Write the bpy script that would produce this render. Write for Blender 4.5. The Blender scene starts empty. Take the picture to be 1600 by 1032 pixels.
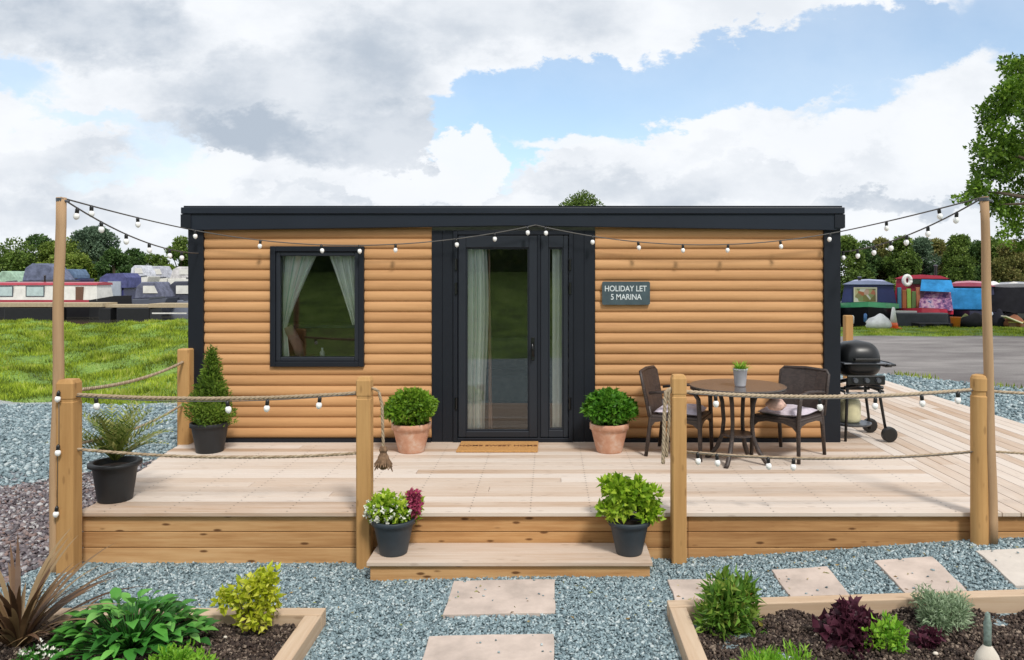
import bpy, bmesh, math, random
import numpy as np
from mathutils import Vector, Matrix
R = math.radians
random.seed(7); RNG = np.random.default_rng(11)
sc = bpy.context.scene
COL = sc.collection

# ------------------------------------------------------------------ camera
cd = bpy.data.cameras.new("camera"); cam = bpy.data.objects.new("camera", cd); COL.objects.link(cam)
CAMZ = 1.75
cam.location = (0, 0, CAMZ); cam.rotation_euler = (R(90), 0, 0)
cd.sensor_width = 36; cd.lens = 27; cd.shift_x = -0.0375; cd.shift_y = -0.05375
cd.clip_start = 0.05; cd.clip_end = 3000
sc.camera = cam
F = 1200.0
def PX(u, v, Y):                       # photo pixel at depth Y -> point
    return Vector(((u-860)/F*Y, Y, CAMZ-(v-430)/F*Y))

# ------------------------------------------------------------------ exposure, sun, sky
sc.view_settings.view_transform = 'Standard'; sc.view_settings.look = 'None'
sc.view_settings.exposure = 0.30; sc.view_settings.gamma = 1
SUN_EL, SUN_AZ = 50, 25                 # azimuth measured from behind the camera towards its right
sd = bpy.data.lights.new("sun", 'SUN'); sun = bpy.data.objects.new("sun", sd); COL.objects.link(sun)
sd.energy = 2.3; sd.angle = R(10); sd.color = (1.0, 0.95, 0.87)
sdir = Vector((math.sin(R(SUN_AZ))*math.cos(R(SUN_EL)), -math.cos(R(SUN_AZ))*math.cos(R(SUN_EL)), math.sin(R(SUN_EL))))
sun.rotation_euler = sdir.to_track_quat('Z', 'Y').to_euler()

w = bpy.data.worlds.new("World"); sc.world = w; w.use_nodes = True
NT = w.node_tree; NT.nodes.clear()
def nd(nt, t, **k):
    n = nt.nodes.new(t)
    for a, b in k.items(): setattr(n, a, b)
    return n
def mth(nt, op, a, b=None, c=None, clamp=False):
    n = nd(nt, 'ShaderNodeMath', operation=op); n.use_clamp = clamp
    for i, x in enumerate((a, b, c)):
        if x is None: continue
        if isinstance(x, (int, float)): n.inputs[i].default_value = x
        else: nt.links.new(x, n.inputs[i])
    return n.outputs[0]
def mixc(nt, f, a, b, blend='MIX'):
    n = nd(nt, 'ShaderNodeMix', data_type='RGBA', blend_type=blend)
    for s, x in ((0, f), (6, a), (7, b)):
        if isinstance(x, (int, float)): n.inputs[s].default_value = x
        elif isinstance(x, tuple): n.inputs[s].default_value = (*x[:3], 1)
        else: nt.links.new(x, n.inputs[s])
    return n.outputs[2]
def build_world():
    nt = NT; L = nt.links.new
    sky = nd(nt, 'ShaderNodeTexSky', sky_type='NISHITA'); sky.sun_disc = False
    sky.sun_elevation = R(SUN_EL); sky.sun_rotation = R(180-SUN_AZ)
    sky.air_density = 1.0; sky.dust_density = 0.6; sky.ozone_density = 1.2
    tc = nd(nt, 'ShaderNodeTexCoord'); sx = nd(nt, 'ShaderNodeSeparateXYZ'); L(tc.outputs['Generated'], sx.inputs[0])
    x, y, z = sx.outputs
    ay = mth(nt, 'MAXIMUM', mth(nt, 'ABSOLUTE', y), 0.18)
    U = mth(nt, 'DIVIDE', x, ay); V = mth(nt, 'DIVIDE', z, ay)          # tangent directions around +Y
    cb = nd(nt, 'ShaderNodeCombineXYZ'); L(U, cb.inputs[0]); L(V, cb.inputs[1])
    def noise(scale, detail, rough, off=0, sy=1.6):
        mp = nd(nt, 'ShaderNodeMapping'); mp.inputs['Location'].default_value = (off, off*.7, off*.3)
        mp.inputs['Scale'].default_value = (1, sy, 1)
        L(cb.outputs[0], mp.inputs[0])
        n = nd(nt, 'ShaderNodeTexNoise'); n.inputs['Scale'].default_value = scale
        n.inputs['Detail'].default_value = detail; n.inputs['Roughness'].default_value = rough
        L(mp.outputs[0], n.inputs['Vector']); return n.outputs[0]
    n1 = noise(5.5, 9, 0.58); n2 = noise(7.0, 10, 0.62, 4.3); n3 = noise(10, 10, 0.64, 9.1); n4 = noise(2.6, 7, .55, 2.2)
    Uw = mth(nt, 'ADD', U, mth(nt, 'MULTIPLY', mth(nt, 'SUBTRACT', n2, .5), .20))
    Vw = mth(nt, 'ADD', V, mth(nt, 'MULTIPLY', mth(nt, 'SUBTRACT', n3, .5), .15))
    def blob(u, v, ru, rv, ang=0, soft=.55):
        cu, cv = (u-860)/F, (430-v)/F; ca, sa = math.cos(R(ang)), math.sin(R(ang))
        du = mth(nt, 'SUBTRACT', Uw, cu); dv = mth(nt, 'SUBTRACT', Vw, cv)
        a = mth(nt, 'ADD', mth(nt, 'MULTIPLY', du, ca*F/ru), mth(nt, 'MULTIPLY', dv, sa*F/ru))
        b = mth(nt, 'ADD', mth(nt, 'MULTIPLY', du, -sa*F/rv), mth(nt, 'MULTIPLY', dv, ca*F/rv))
        d = mth(nt, 'ADD', mth(nt, 'MULTIPLY', a, a), mth(nt, 'MULTIPLY', b, b))
        m = nd(nt, 'ShaderNodeMapRange', interpolation_type='SMOOTHSTEP')
        L(d, m.inputs[0]); m.inputs[1].default_value = 1+soft; m.inputs[2].default_value = max(0., 1-soft)
        m.inputs[3].default_value = 0; m.inputs[4].default_value = 1
        return m.outputs[0]
    def union(bs):
        o = bs[0]
        for b in bs[1:]: o = mth(nt, 'MAXIMUM', o, b)
        return o
    blue = union([blob(775, 195, 100, 88, 0, .16), blob(930, 162, 170, 62, 5, .18), blob(1120, 125, 215, 64, 12, .22),
                  blob(1350, 75, 230, 62, 12, .25), blob(1600, 30, 130, 75, 0, .5), blob(1330, 150, 90, 22, 14, .8),
                  mth(nt, 'MULTIPLY', blob(20, 118, 75, 30, -15, .8), .75), mth(nt, 'MULTIPLY', blob(160, 190, 120, 14, -12, 1.), .6),
                  mth(nt, 'MULTIPLY', blob(265, 240, 50, 24, 0, 1.), .6), mth(nt, 'MULTIPLY', blob(190, 275, 110, 16, 0, 1.), .4),
                  mth(nt, 'MULTIPLY', blob(790, 290, 30, 16, 0, 1.), .5)])
    grey = union([blob(90, 30, 220, 62, -8, .9), mth(nt, 'MULTIPLY', blob(610, 205, 125, 60, 0, .8), .95), blob(470, 215, 190, 38, -4, .9),
                  mth(nt, 'MULTIPLY', blob(400, 140, 160, 50, 0, 1.), .7), mth(nt, 'MULTIPLY', blob(560, 120, 110, 90, 0, 1.), .75),
                  mth(nt, 'MULTIPLY', blob(780, 30, 200, 50, 0, 1.), .55), mth(nt, 'MULTIPLY', blob(1460, 318, 210, 14, 2, .8), .9),
                  mth(nt, 'MULTIPLY', blob(960, 295, 240, 26, 0, 1.), .5), mth(nt, 'MULTIPLY', blob(30, 270, 130, 40, 0, 1.), .45),
                  mth(nt, 'MULTIPLY', blob(1190, 290, 160, 24, 0, 1.), .3), mth(nt, 'MULTIPLY', blob(150, 345, 400, 30, 0, 1.), .4), mth(nt, 'MULTIPLY', blob(560, 312, 200, 12, 0, 1.), .4), mth(nt, 'MULTIPLY', blob(1250, 225, 190, 20, 6, 1.), .3), mth(nt, 'MULTIPLY', blob(110, 235, 130, 16, 0, 1.), .35),
                  mth(nt, 'MULTIPLY', blob(500, -260, 900, 160, 0, .9), .8)])
    gm = nd(nt, 'ShaderNodeMapRange', interpolation_type='SMOOTHSTEP'); L(n1, gm.inputs[0])
    gm.inputs[1].default_value = .38; gm.inputs[2].default_value = .66
    puff = union([blob(728, 258, 66, 50, 0, .2), blob(640, 290, 80, 26, 0, .5), blob(340, 265, 60, 34, 0, .5), blob(1290, 215, 120, 42, 10, .5), blob(1470, 220, 90, 50, 0, .5), blob(900, 215, 90, 20, 0, .6)])
    grey = mth(nt, 'SUBTRACT', grey, mth(nt, 'MULTIPLY', puff, .9), clamp=True)
    g = mth(nt, 'ADD', mth(nt, 'MULTIPLY', grey, .50), mth(nt, 'MULTIPLY', gm.outputs[0], mth(nt, 'SUBTRACT', mth(nt, 'ADD', mth(nt, 'MULTIPLY', grey, .34), .30), mth(nt, 'MULTIPLY', puff, .24))), clamp=True)
    cloud = mixc(nt, g, (.86, .885, .92), (.44, .505, .59))
    # thin veil over the blue
    veil = nd(nt, 'ShaderNodeMapRange'); L(n4, veil.inputs[0]); veil.inputs[1].default_value = .35; veil.inputs[2].default_value = .7
    veil.inputs[3].default_value = .22; veil.inputs[4].default_value = .50
    sk = nd(nt, 'ShaderNodeVectorMath', operation='SCALE'); L(sky.outputs[0], sk.inputs[0]); sk.inputs['Scale'].default_value = 1.25
    bluec = mixc(nt, veil.outputs[0], mixc(nt, 1., sk.outputs[0], (.95, 1.04, 1.06), 'MULTIPLY'), (7.2, 7.9, 8.6))
    cl10 = nd(nt, 'ShaderNodeVectorMath', operation='SCALE'); L(cloud, cl10.inputs[0]); cl10.inputs['Scale'].default_value = 8.6
    blue = mth(nt, 'MULTIPLY', blue, mth(nt, 'SUBTRACT', 1., mth(nt, 'MULTIPLY', puff, .95)))
    final = mixc(nt, blue, cl10.outputs[0], bluec)
    bg = nd(nt, 'ShaderNodeBackground'); L(final, bg.inputs[0]); bg.inputs[1].default_value = 0.105
    out = nd(nt, 'ShaderNodeOutputWorld'); L(bg.outputs[0], out.inputs[0])
build_world()

# ------------------------------------------------------------------ materials
def srgb(r, g, b):
    f = lambda c: ((c/255+.055)/1.055)**2.4 if c/255 > .04045 else c/255/12.92
    return (f(r), f(g), f(b))
def newmat(name):
    m = bpy.data.materials.new(name); m.use_nodes = True; nt = m.node_tree
    p = nt.nodes['Principled BSDF']; return m, nt, p
def ramp(nt, fac, stops):
    r = nd(nt, 'ShaderNodeValToRGB'); e = r.color_ramp.elements
    while len(e) < len(stops): e.new(.5)
    for i, (pos, c) in enumerate(stops):
        e[i].position = pos; e[i].color = (*c[:3], 1)
    nt.links.new(fac, r.inputs[0]); return r.outputs[0]
def tex(nt, kind='noise', scale=5., detail=4., rough=.5, stretch=(1, 1, 1), rndoff=False):
    tc = nd(nt, 'ShaderNodeTexCoord'); mp = nd(nt, 'ShaderNodeMapping'); mp.inputs['Scale'].default_value = stretch
    nt.links.new(tc.outputs['Object'], mp.inputs[0]); vec = mp.outputs[0]
    if rndoff:
        at = nd(nt, 'ShaderNodeAttribute', attribute_name='rnd')
        vm = nd(nt, 'ShaderNodeVectorMath', operation='ADD'); nt.links.new(vec, vm.inputs[0])
        s = nd(nt, 'ShaderNodeVectorMath', operation='SCALE'); nt.links.new(at.outputs['Vector'], s.inputs[0]); s.inputs['Scale'].default_value = 37.
        nt.links.new(s.outputs[0], vm.inputs[1]); vec = vm.outputs[0]
    if kind == 'noise':
        n = nd(nt, 'ShaderNodeTexNoise'); n.inputs['Detail'].default_value = detail; n.inputs['Roughness'].default_value = rough
    else:
        n = nd(nt, 'ShaderNodeTexVoronoi')
    n.inputs['Scale'].default_value = scale; nt.links.new(vec, n.inputs['Vector']); return n
def rndfac(nt):
    return nd(nt, 'ShaderNodeAttribute', attribute_name='rnd').outputs['Fac']
def bump(nt, p, h, strength, dist=.01):
    b = nd(nt, 'ShaderNodeBump'); b.inputs['Strength'].default_value = strength; b.inputs['Distance'].default_value = dist
    nt.links.new(h, b.inputs['Height']); nt.links.new(b.outputs[0], p.inputs['Normal'])
def plain(name, c, rough=.5, metal=0., var=.12, scale=8., bmp=0., spec=.5):
    m, nt, p = newmat(name)
    n = tex(nt, scale=scale, detail=5, rough=.6)
    lo = tuple(x*(1-var*1.5) for x in c); hi = tuple(min(1, x*(1+var)) for x in c)
    nt.links.new(ramp(nt, n.outputs[0], [(.3, lo), (.7, hi)]), p.inputs['Base Color'])
    p.inputs['Roughness'].default_value = rough; p.inputs['Metallic'].default_value = metal
    p.inputs['Specular IOR Level'].default_value = spec
    if bmp: bump(nt, p, n.outputs[0], bmp)
    return m
def wood(name, stops, axis='x', rough=.75, knots=0., bmp=.25, spread=.5, grain=1.):
    m, nt, p = newmat(name)
    st = {'x': (1.2, 22, 22), 'y': (22, 1.2, 22), 'z': (22, 22, 1.2)}[axis]
    n = tex(nt, scale=1.6*grain, detail=6, rough=.65, stretch=st, rndoff=True)
    big = tex(nt, scale=.9, detail=4, rough=.55, stretch={'x': (1, 5, 5), 'y': (5, 1, 5), 'z': (5, 5, 1)}[axis], rndoff=True)
    f = mth(nt, 'ADD', mth(nt, 'MULTIPLY', n.outputs[0], .42), mth(nt, 'MULTIPLY', big.outputs[0], .38))
    f = mth(nt, 'ADD', f, mth(nt, 'MULTIPLY', mth(nt, 'SUBTRACT', rndfac(nt), .4), spread*.5))
    c = ramp(nt, f, stops)
    if knots:
        st2 = {'x': (.55, 1.7, 1.7), 'y': (1.7, .55, 1.7), 'z': (1.7, 1.7, .55)}[axis]
        k = tex(nt, 'vor', scale=9.0, stretch=st2, rndoff=True); k.feature = 'F1'
        kk = tex(nt, scale=30, detail=2)
        d = mth(nt, 'ADD', k.outputs['Distance'], mth(nt, 'MULTIPLY', kk.outputs[0], .06))
        mr = nd(nt, 'ShaderNodeMapRange', interpolation_type='SMOOTHSTEP'); nt.links.new(d, mr.inputs[0])
        mr.inputs[1].default_value = .12; mr.inputs[2].default_value = .24; mr.inputs[3].default_value = knots; mr.inputs[4].default_value = 0
        c = mixc(nt, mr.outputs[0], c, (.11, .045, .016))
    nt.links.new(c, p.inputs['Base Color']); p.inputs['Roughness'].default_value = rough
    p.inputs['Specular IOR Level'].default_value = .25
    bump(nt, p, n.outputs[0], bmp, .004); return m
def leafmat(name, cols, rough=.5, trans=.35):
    m, nt, p = newmat(name)
    k = len(cols); c = ramp(nt, rndfac(nt), [(i/(k-1) if k > 1 else 0, x) for i, x in enumerate(cols)])
    n = tex(nt, scale=1.1, detail=3); hs = nd(nt, 'ShaderNodeHueSaturation'); nt.links.new(c, hs.inputs['Color'])
    mr = nd(nt, 'ShaderNodeMapRange'); nt.links.new(n.outputs[0], mr.inputs[0]); mr.inputs[1].default_value = .3; mr.inputs[2].default_value = .7
    mr.inputs[3].default_value = .75; mr.inputs[4].default_value = 1.3; nt.links.new(mr.outputs[0], hs.inputs['Value'])
    nt.links.new(hs.outputs[0], p.inputs['Base Color']); p.inputs['Roughness'].default_value = rough
    p.inputs['Specular IOR Level'].default_value = .3
    tr = nd(nt, 'ShaderNodeBsdfTranslucent'); nt.links.new(hs.outputs[0], tr.inputs[0])
    ms = nd(nt, 'ShaderNodeMixShader'); ms.inputs[0].default_value = trans
    nt.links.new(p.outputs[0], ms.inputs[1]); nt.links.new(tr.outputs[0], ms.inputs[2])
    nt.links.new(ms.outputs[0], nt.nodes['Material Output'].inputs[0]); return m
def glassmat(name, tint=(.93, .96, .95), boost=.02):
    m, nt, p = newmat(name); nt.nodes.remove(p)
    fr = nd(nt, 'ShaderNodeFresnel'); fr.inputs[0].default_value = 1.5
    t = nd(nt, 'ShaderNodeBsdfTransparent'); t.inputs[0].default_value = (*tint, 1)
    g = nd(nt, 'ShaderNodeBsdfGlossy'); g.inputs['Roughness'].default_value = 0.0
    ms = nd(nt, 'ShaderNodeMixShader'); nt.links.new(mth(nt, 'ADD', fr.outputs[0], boost), ms.inputs[0])
    nt.links.new(t.outputs[0], ms.inputs[1]); nt.links.new(g.outputs[0], ms.inputs[2])
    nt.links.new(ms.outputs[0], nt.nodes['Material Output'].inputs[0]); return m
M = {}
M['clad'] = wood('cladding_paint', [(.2, (.41, .21, .09)), (.45, (.53, .29, .13)), (.6, (.59, .335, .158)), (.8, (.64, .38, .19))], 'x', .65, bmp=.2, spread=.28)
M['frame_post'] = wood('post_timber', [(.2, (.36, .19, .07)), (.5, (.53, .31, .125)), (.85, (.66, .44, .22))], 'z', .75, knots=.35, spread=.3)
M['pole'] = wood('pole_timber', [(.2, (.30, .18, .10)), (.5, (.47, .31, .18)), (.85, (.58, .42, .27))], 'z', .8, spread=.2)
M['fascia'] = wood('fascia_timber', [(.25, (.30, .145, .055)), (.40, (.46, .25, .105)), (.52, (.58, .35, .165)), (.70, (.66, .45, .25))], 'x', .75, knots=.92, spread=.3)
M['deck'] = wood('deck_timber', [(.15, (.42, .28, .185)), (.34, (.54, .43, .345)), (.58, (.62, .535, .465)), (.9, (.68, .615, .565))], 'x', .8, knots=.22, spread=.95, bmp=.2)
M['decky'] = wood('deck_timber_side', [(.15, (.42, .28, .185)), (.34, (.54, .43, .345)), (.58, (.62, .535, .465)), (.9, (.68, .615, .565))], 'y', .8, knots=.15, spread=.95, bmp=.2)
M['sleeper'] = wood('sleeper_timber', [(.2, (.44, .30, .19)), (.5, (.58, .45, .33)), (.85, (.70, .60, .49))], 'x', .8, knots=.3, spread=.3)
M['sleepery'] = wood('sleeper_timber_side', [(.2, (.44, .30, .19)), (.5, (.58, .45, .33)), (.85, (.70, .60, .49))], 'y', .8, knots=.3, spread=.3)
M['anth'] = plain('anthracite_trim', (.010, .013, .020), .5, spec=.3, var=.08, scale=3)
M['anth2'] = plain('anthracite_upvc', (.021, .025, .034), .42, spec=.3, var=.05, scale=3)
M['anth3'] = plain('roof_anthracite', (.014, .019, .030), .45, spec=.35, var=.06, scale=2)
M['black'] = plain('black_plastic', (.012, .012, .013), .35)
M['blackmetal'] = plain('black_metal', (.014, .015, .017), .35, metal=.2)
M['greymetal'] = plain('grey_shelf', (.10, .11, .13), .35, metal=.3)
M['rope'] = wood('jute_rope', [(.2, (.26, .19, .12)), (.5, (.43, .34, .24)), (.85, (.56, .47, .36))], 'x', .95, bmp=.8, grain=6)
M['cable'] = plain('cable_grey', (.10, .095, .09), .6)
M['bulb'] = plain('frosted_bulb', (.93, .93, .92), .12, var=.01)
M['potblack'] = plain('pot_black', (.016, .018, .022), .55, bmp=.05)
M['potblue'] = plain('pot_slate', (.032, .043, .056), .5, bmp=.05)
M['soil'] = plain('soil', (.055, .034, .024), .95, var=.5, scale=30, bmp=.8)
def terracotta():
    m, nt, p = newmat('terracotta')
    n = tex(nt, scale=9, detail=6, rough=.65); n2 = tex(nt, scale=3, detail=3)
    c = ramp(nt, n.outputs[0], [(.35, (.50, .24, .15)), (.5, (.60, .33, .22)), (.62, (.68, .50, .40)), (.75, (.74, .66, .58))])
    c = mixc(nt, mth(nt, 'MULTIPLY', n2.outputs[0], .5), c, (.60, .33, .23))
    nt.links.new(c, p.inputs['Base Color']); p.inputs['Roughness'].default_value = .9; bump(nt, p, n.outputs[0], .2); return m
M['terra'] = terracotta()
def rattan():
    m, nt, p = newmat('woven_rattan')
    tc = nd(nt, 'ShaderNodeTexCoord'); b = nd(nt, 'ShaderNodeTexBrick'); nt.links.new(tc.outputs['Object'], b.inputs['Vector'])
    b.inputs['Scale'].default_value = 22; b.inputs['Color1'].default_value = (.085, .06, .052, 1); b.inputs['Color2'].default_value = (.045, .032, .03, 1)
    b.inputs['Mortar'].default_value = (.012, .01, .01, 1); b.inputs['Mortar Size'].default_value = .03
    mp = nd(nt, 'ShaderNodeMapping'); mp.inputs['Rotation'].default_value = (R(90), 0, 0); nt.links.new(tc.outputs['Object'], mp.inputs[0]); nt.links.new(mp.outputs[0], b.inputs['Vector'])
    nt.links.new(b.outputs[0], p.inputs['Base Color']); p.inputs['Roughness'].default_value = .5; bump(nt, p, b.outputs['Fac'], -.4, .004); return m
M['rattan'] = rattan()
M['tabletop'] = plain('brown_glass_top', (.10, .085, .08), .2, spec=.8)
M['cushion'] = plain('lilac_cushion', (.60, .54, .62), .9, var=.15, scale=20)
M['mat'] = plain('coir', (.52, .27, .09), .95, var=.25, scale=120, bmp=.6)
M['mattext'] = plain('coir_print', (.16, .06, .02), .95, var=.3, scale=60)
M['slate'] = plain('slate_sign', (.055, .085, .10), .5, var=.15)
M['white'] = plain('white_paint', (.80, .80, .78), .5, var=.04)
M['letter'] = plain('sign_lettering', (.62, .68, .70), .6, var=.04)
M['glass'] = glassmat('window_glass', (.985, .99, .985))
M['gglass'] = glassmat('door_glass', (.985, .99, .985), .03)
M['bronze'] = plain('handle_black', (.008, .008, .009), .25)
M['int_wall'] = plain('interior_wall', (.30, .28, .26), .9)
M['int_floor'] = wood('interior_floor', [(.2, (.10, .07, .05)), (.8, (.22, .17, .13))], 'x', .6)
M['sofa'] = plain('sofa_fabric', (.25, .29, .33), .9)
M['brownp'] = plain('brown_board', (.16, .08, .05), .7)
def curtain():
    m, nt, p = newmat('curtain_stripe')
    tc = nd(nt, 'ShaderNodeTexCoord'); at = nd(nt, 'ShaderNodeAttribute', attribute_name='rnd')
    c = ramp(nt, at.outputs['Fac'], [(0, (.96, .97, .93)), (.42, (.93, .97, .93)), (.5, (.50, .70, .62)), (.58, (.94, .97, .94)), (1, (.88, .94, .90))])
    nt.links.new(c, p.inputs['Base Color']); p.inputs['Roughness'].default_value = .95
    return m
M['curtain'] = curtain()
M['curtlining'] = plain('curtain_lining', (.42, .27, .22), .95)
def patterned():
    m, nt, p = newmat('patterned_canvas'); n = tex(nt, scale=3.2, detail=4, rough=.7); 
    nt.links.new(ramp(nt, n.outputs[0], [(.36, (.03, .03, .12)), (.46, (.16, .07, .20)), (.52, (.42, .20, .34)), (.6, (.55, .42, .50)), (.68, (.06, .08, .26))]), p.inputs['Base Color']); p.inputs['Roughness'].default_value = .8; return m
M['patterned'] = patterned()
def clutterwin():
    m, nt, p = newmat('window_display'); n = tex(nt, 'vor', scale=5.); sep = nd(nt, 'ShaderNodeSeparateColor'); nt.links.new(n.outputs['Color'], sep.inputs[0])
    nt.links.new(ramp(nt, sep.outputs[0], [(.2, (.16, .13, .05)), (.4, (.42, .34, .20)), (.55, (.10, .16, .05)), (.7, (.35, .10, .05)), (.85, (.5, .46, .42))]), p.inputs['Base Color']); p.inputs['Roughness'].default_value = .3; return m
M['display'] = clutterwin()
# ground materials
def gravelmat():
    m, nt, p = newmat('slate_gravel')
    v = tex(nt, 'vor', scale=34); v.inputs['Randomness'].default_value = 1
    sep = nd(nt, 'ShaderNodeSeparateColor'); nt.links.new(v.outputs['Color'], sep.inputs[0])
    n = tex(nt, scale=1.1, detail=5, rough=.6)
    blue = ramp(nt, sep.outputs[0], [(0, (.10, .14, .16)), (.5, (.22, .295, .32)), (.85, (.34, .42, .44)), (1, (.50, .54, .54))])
    brown = ramp(nt, sep.outputs[0], [(0, (.085, .06, .075)), (.5, (.17, .135, .155)), (.85, (.29, .255, .27)), (1, (.45, .42, .42))])
    # purple-brown stone laid left of the deck
    tc = nd(nt, 'ShaderNodeTexCoord'); s = nd(nt, 'ShaderNodeSeparateXYZ'); nt.links.new(tc.outputs['Object'], s.inputs[0])
    wob = mth(nt, 'MULTIPLY', mth(nt, 'SUBTRACT', n.outputs[0], .5), 2.6)
    a = mth(nt, 'ADD', mth(nt, 'ADD', mth(nt, 'MULTIPLY', s.outputs[0], -1.3), -4.65), wob)
    b = mth(nt, 'ADD', mth(nt, 'MULTIPLY', s.outputs[1], -1.0), 8.6)
    b = mth(nt, 'ADD', b, wob)
    mask = mth(nt, 'MINIMUM', mth(nt, 'MULTIPLY', a, 1.5, clamp=True), mth(nt, 'MULTIPLY', b, .9, clamp=True))
    c = mixc(nt, mask, blue, brown)
    # pale worn strip where the gravel meets the grass
    e = mth(nt, 'ADD', mth(nt, 'SUBTRACT', s.outputs[1], 11.9), wob); em = mth(nt, 'MULTIPLY', mth(nt, 'MULTIPLY', e, .8, clamp=True), .65)
    pale = ramp(nt, sep.outputs[1], [(0, (.20, .19, .14)), (.6, (.42, .40, .34)), (1, (.60, .57, .50))])
    lft = mth(nt, 'MULTIPLY', mth(nt, 'MULTIPLY', s.outputs[0], -1), 1, clamp=True)
    c = mixc(nt, mth(nt, 'MULTIPLY', em, lft), c, pale)
    nt.links.new(c, p.inputs['Base Color']); p.inputs['Roughness'].default_value = .8
    bump(nt, p, v.outputs['Distance'], -1., .02); return m
M['gravel'] = gravelmat()
def chipmat(name, cols, rough=.7):
    m, nt, p = newmat(name); k = len(cols)
    c = ramp(nt, rndfac(nt), [(i/(k-1), x) for i, x in enumerate(cols)])
    nt.links.new(c, p.inputs['Base Color']); p.inputs['Roughness'].default_value = rough; return m
M['chipblue'] = chipmat('slate_chips', [(.10, .145, .165), (.16, .225, .25), (.21, .29, .32), (.265, .35, .38), (.33, .42, .445), (.52, .58, .59)])
M['chipbrown'] = chipmat('plum_chips', [(.075, .062, .072), (.125, .108, .12), (.18, .155, .17), (.24, .16, .14), (.27, .26, .28), (.48, .47, .47)])
M['chipsoil'] = chipmat('bark_mulch', [(.020, .012, .010), (.034, .021, .017), (.052, .034, .026), (.075, .050, .038), (.11, .078, .06), (.28, .22, .17)], .95)
def asphaltmat():
    m, nt, p = newmat('old_asphalt'); n = tex(nt, scale=60, detail=3); n2 = tex(nt, scale=.45, detail=6, rough=.6, stretch=(1, 2.4, 1))
    f = mth(nt, 'ADD', mth(nt, 'MULTIPLY', n.outputs[0], .35), mth(nt, 'MULTIPLY', n2.outputs[0], .65))
    nt.links.new(ramp(nt, f, [(.36, (.11, .095, .095)), (.5, (.19, .175, .17)), (.62, (.28, .26, .25))]), p.inputs['Base Color'])
    p.inputs['Roughness'].default_value = .9; bump(nt, p, n.outputs[0], .5, .01); return m
M['asphalt'] = asphaltmat()
def grassmat(name='grass_turf', k=1.):
    m, nt, p = newmat(name); n = tex(nt, scale=1.4, detail=7, rough=.65); n2 = tex(nt, scale=18, detail=4)
    f = mth(nt, 'ADD', mth(nt, 'MULTIPLY', n.outputs[0], .6), mth(nt, 'MULTIPLY', n2.outputs[0], .4))
    nt.links.new(ramp(nt, f, [(.34, (.05*k, .07*k, .02*k)), (.46, (.11*k, .19*k, .03*k)), (.56, (.19*k, .31*k, .05*k)), (.68, (.30*k, .33*k, .12*k))]), p.inputs['Base Color'])
    p.inputs['Roughness'].default_value = .95; bump(nt, p, n2.outputs[0], .8, .04); return m
M['turf'] = grassmat()
M['blade'] = leafmat('grass_blades', [(.06, .09, .012), (.15, .21, .02), (.28, .37, .03), (.42, .52, .05), (.54, .54, .16)], .7, .4)
M['paver'] = plain('sandstone_pink', (.52, .43, .375), .85, var=.16, scale=5, bmp=.25)
M['paverpale'] = plain('sandstone_pale', (.56, .51, .46), .85, var=.1, scale=7, bmp=.1)
def watermat():
    m, nt, p = newmat('canal_water'); p.inputs['Base Color'].default_value = (.055, .05, .032, 1); p.inputs['Roughness'].default_value = .12
    n = tex(nt, scale=1.2, detail=3, stretch=(.5, 1.6, 1)); bump(nt, p, n.outputs[0], .5, .08); return m
M['water'] = watermat()
def paint(c, rough=.35, var=.1): 
    k = 'paint_%d_%d_%d' % tuple(int(x*255) for x in c)
    if k not in M: M[k] = plain(k, c, rough, var=var, scale=2.5)
    return M[k]
def fabric(c):
    k = 'tarp_%d_%d_%d' % tuple(int(x*255) for x in c)
    if k not in M: M[k] = plain(k, c, .8, var=.25, scale=3., bmp=.5, spec=.12)
    return M[k]
M['darkglass'] = plain('dark_pane', (.03, .04, .045), .08, spec=.8)
M['bark'] = wood('bark', [(.2, (.06, .045, .03)), (.8, (.16, .125, .09))], 'z', .95, bmp=1.)
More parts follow.
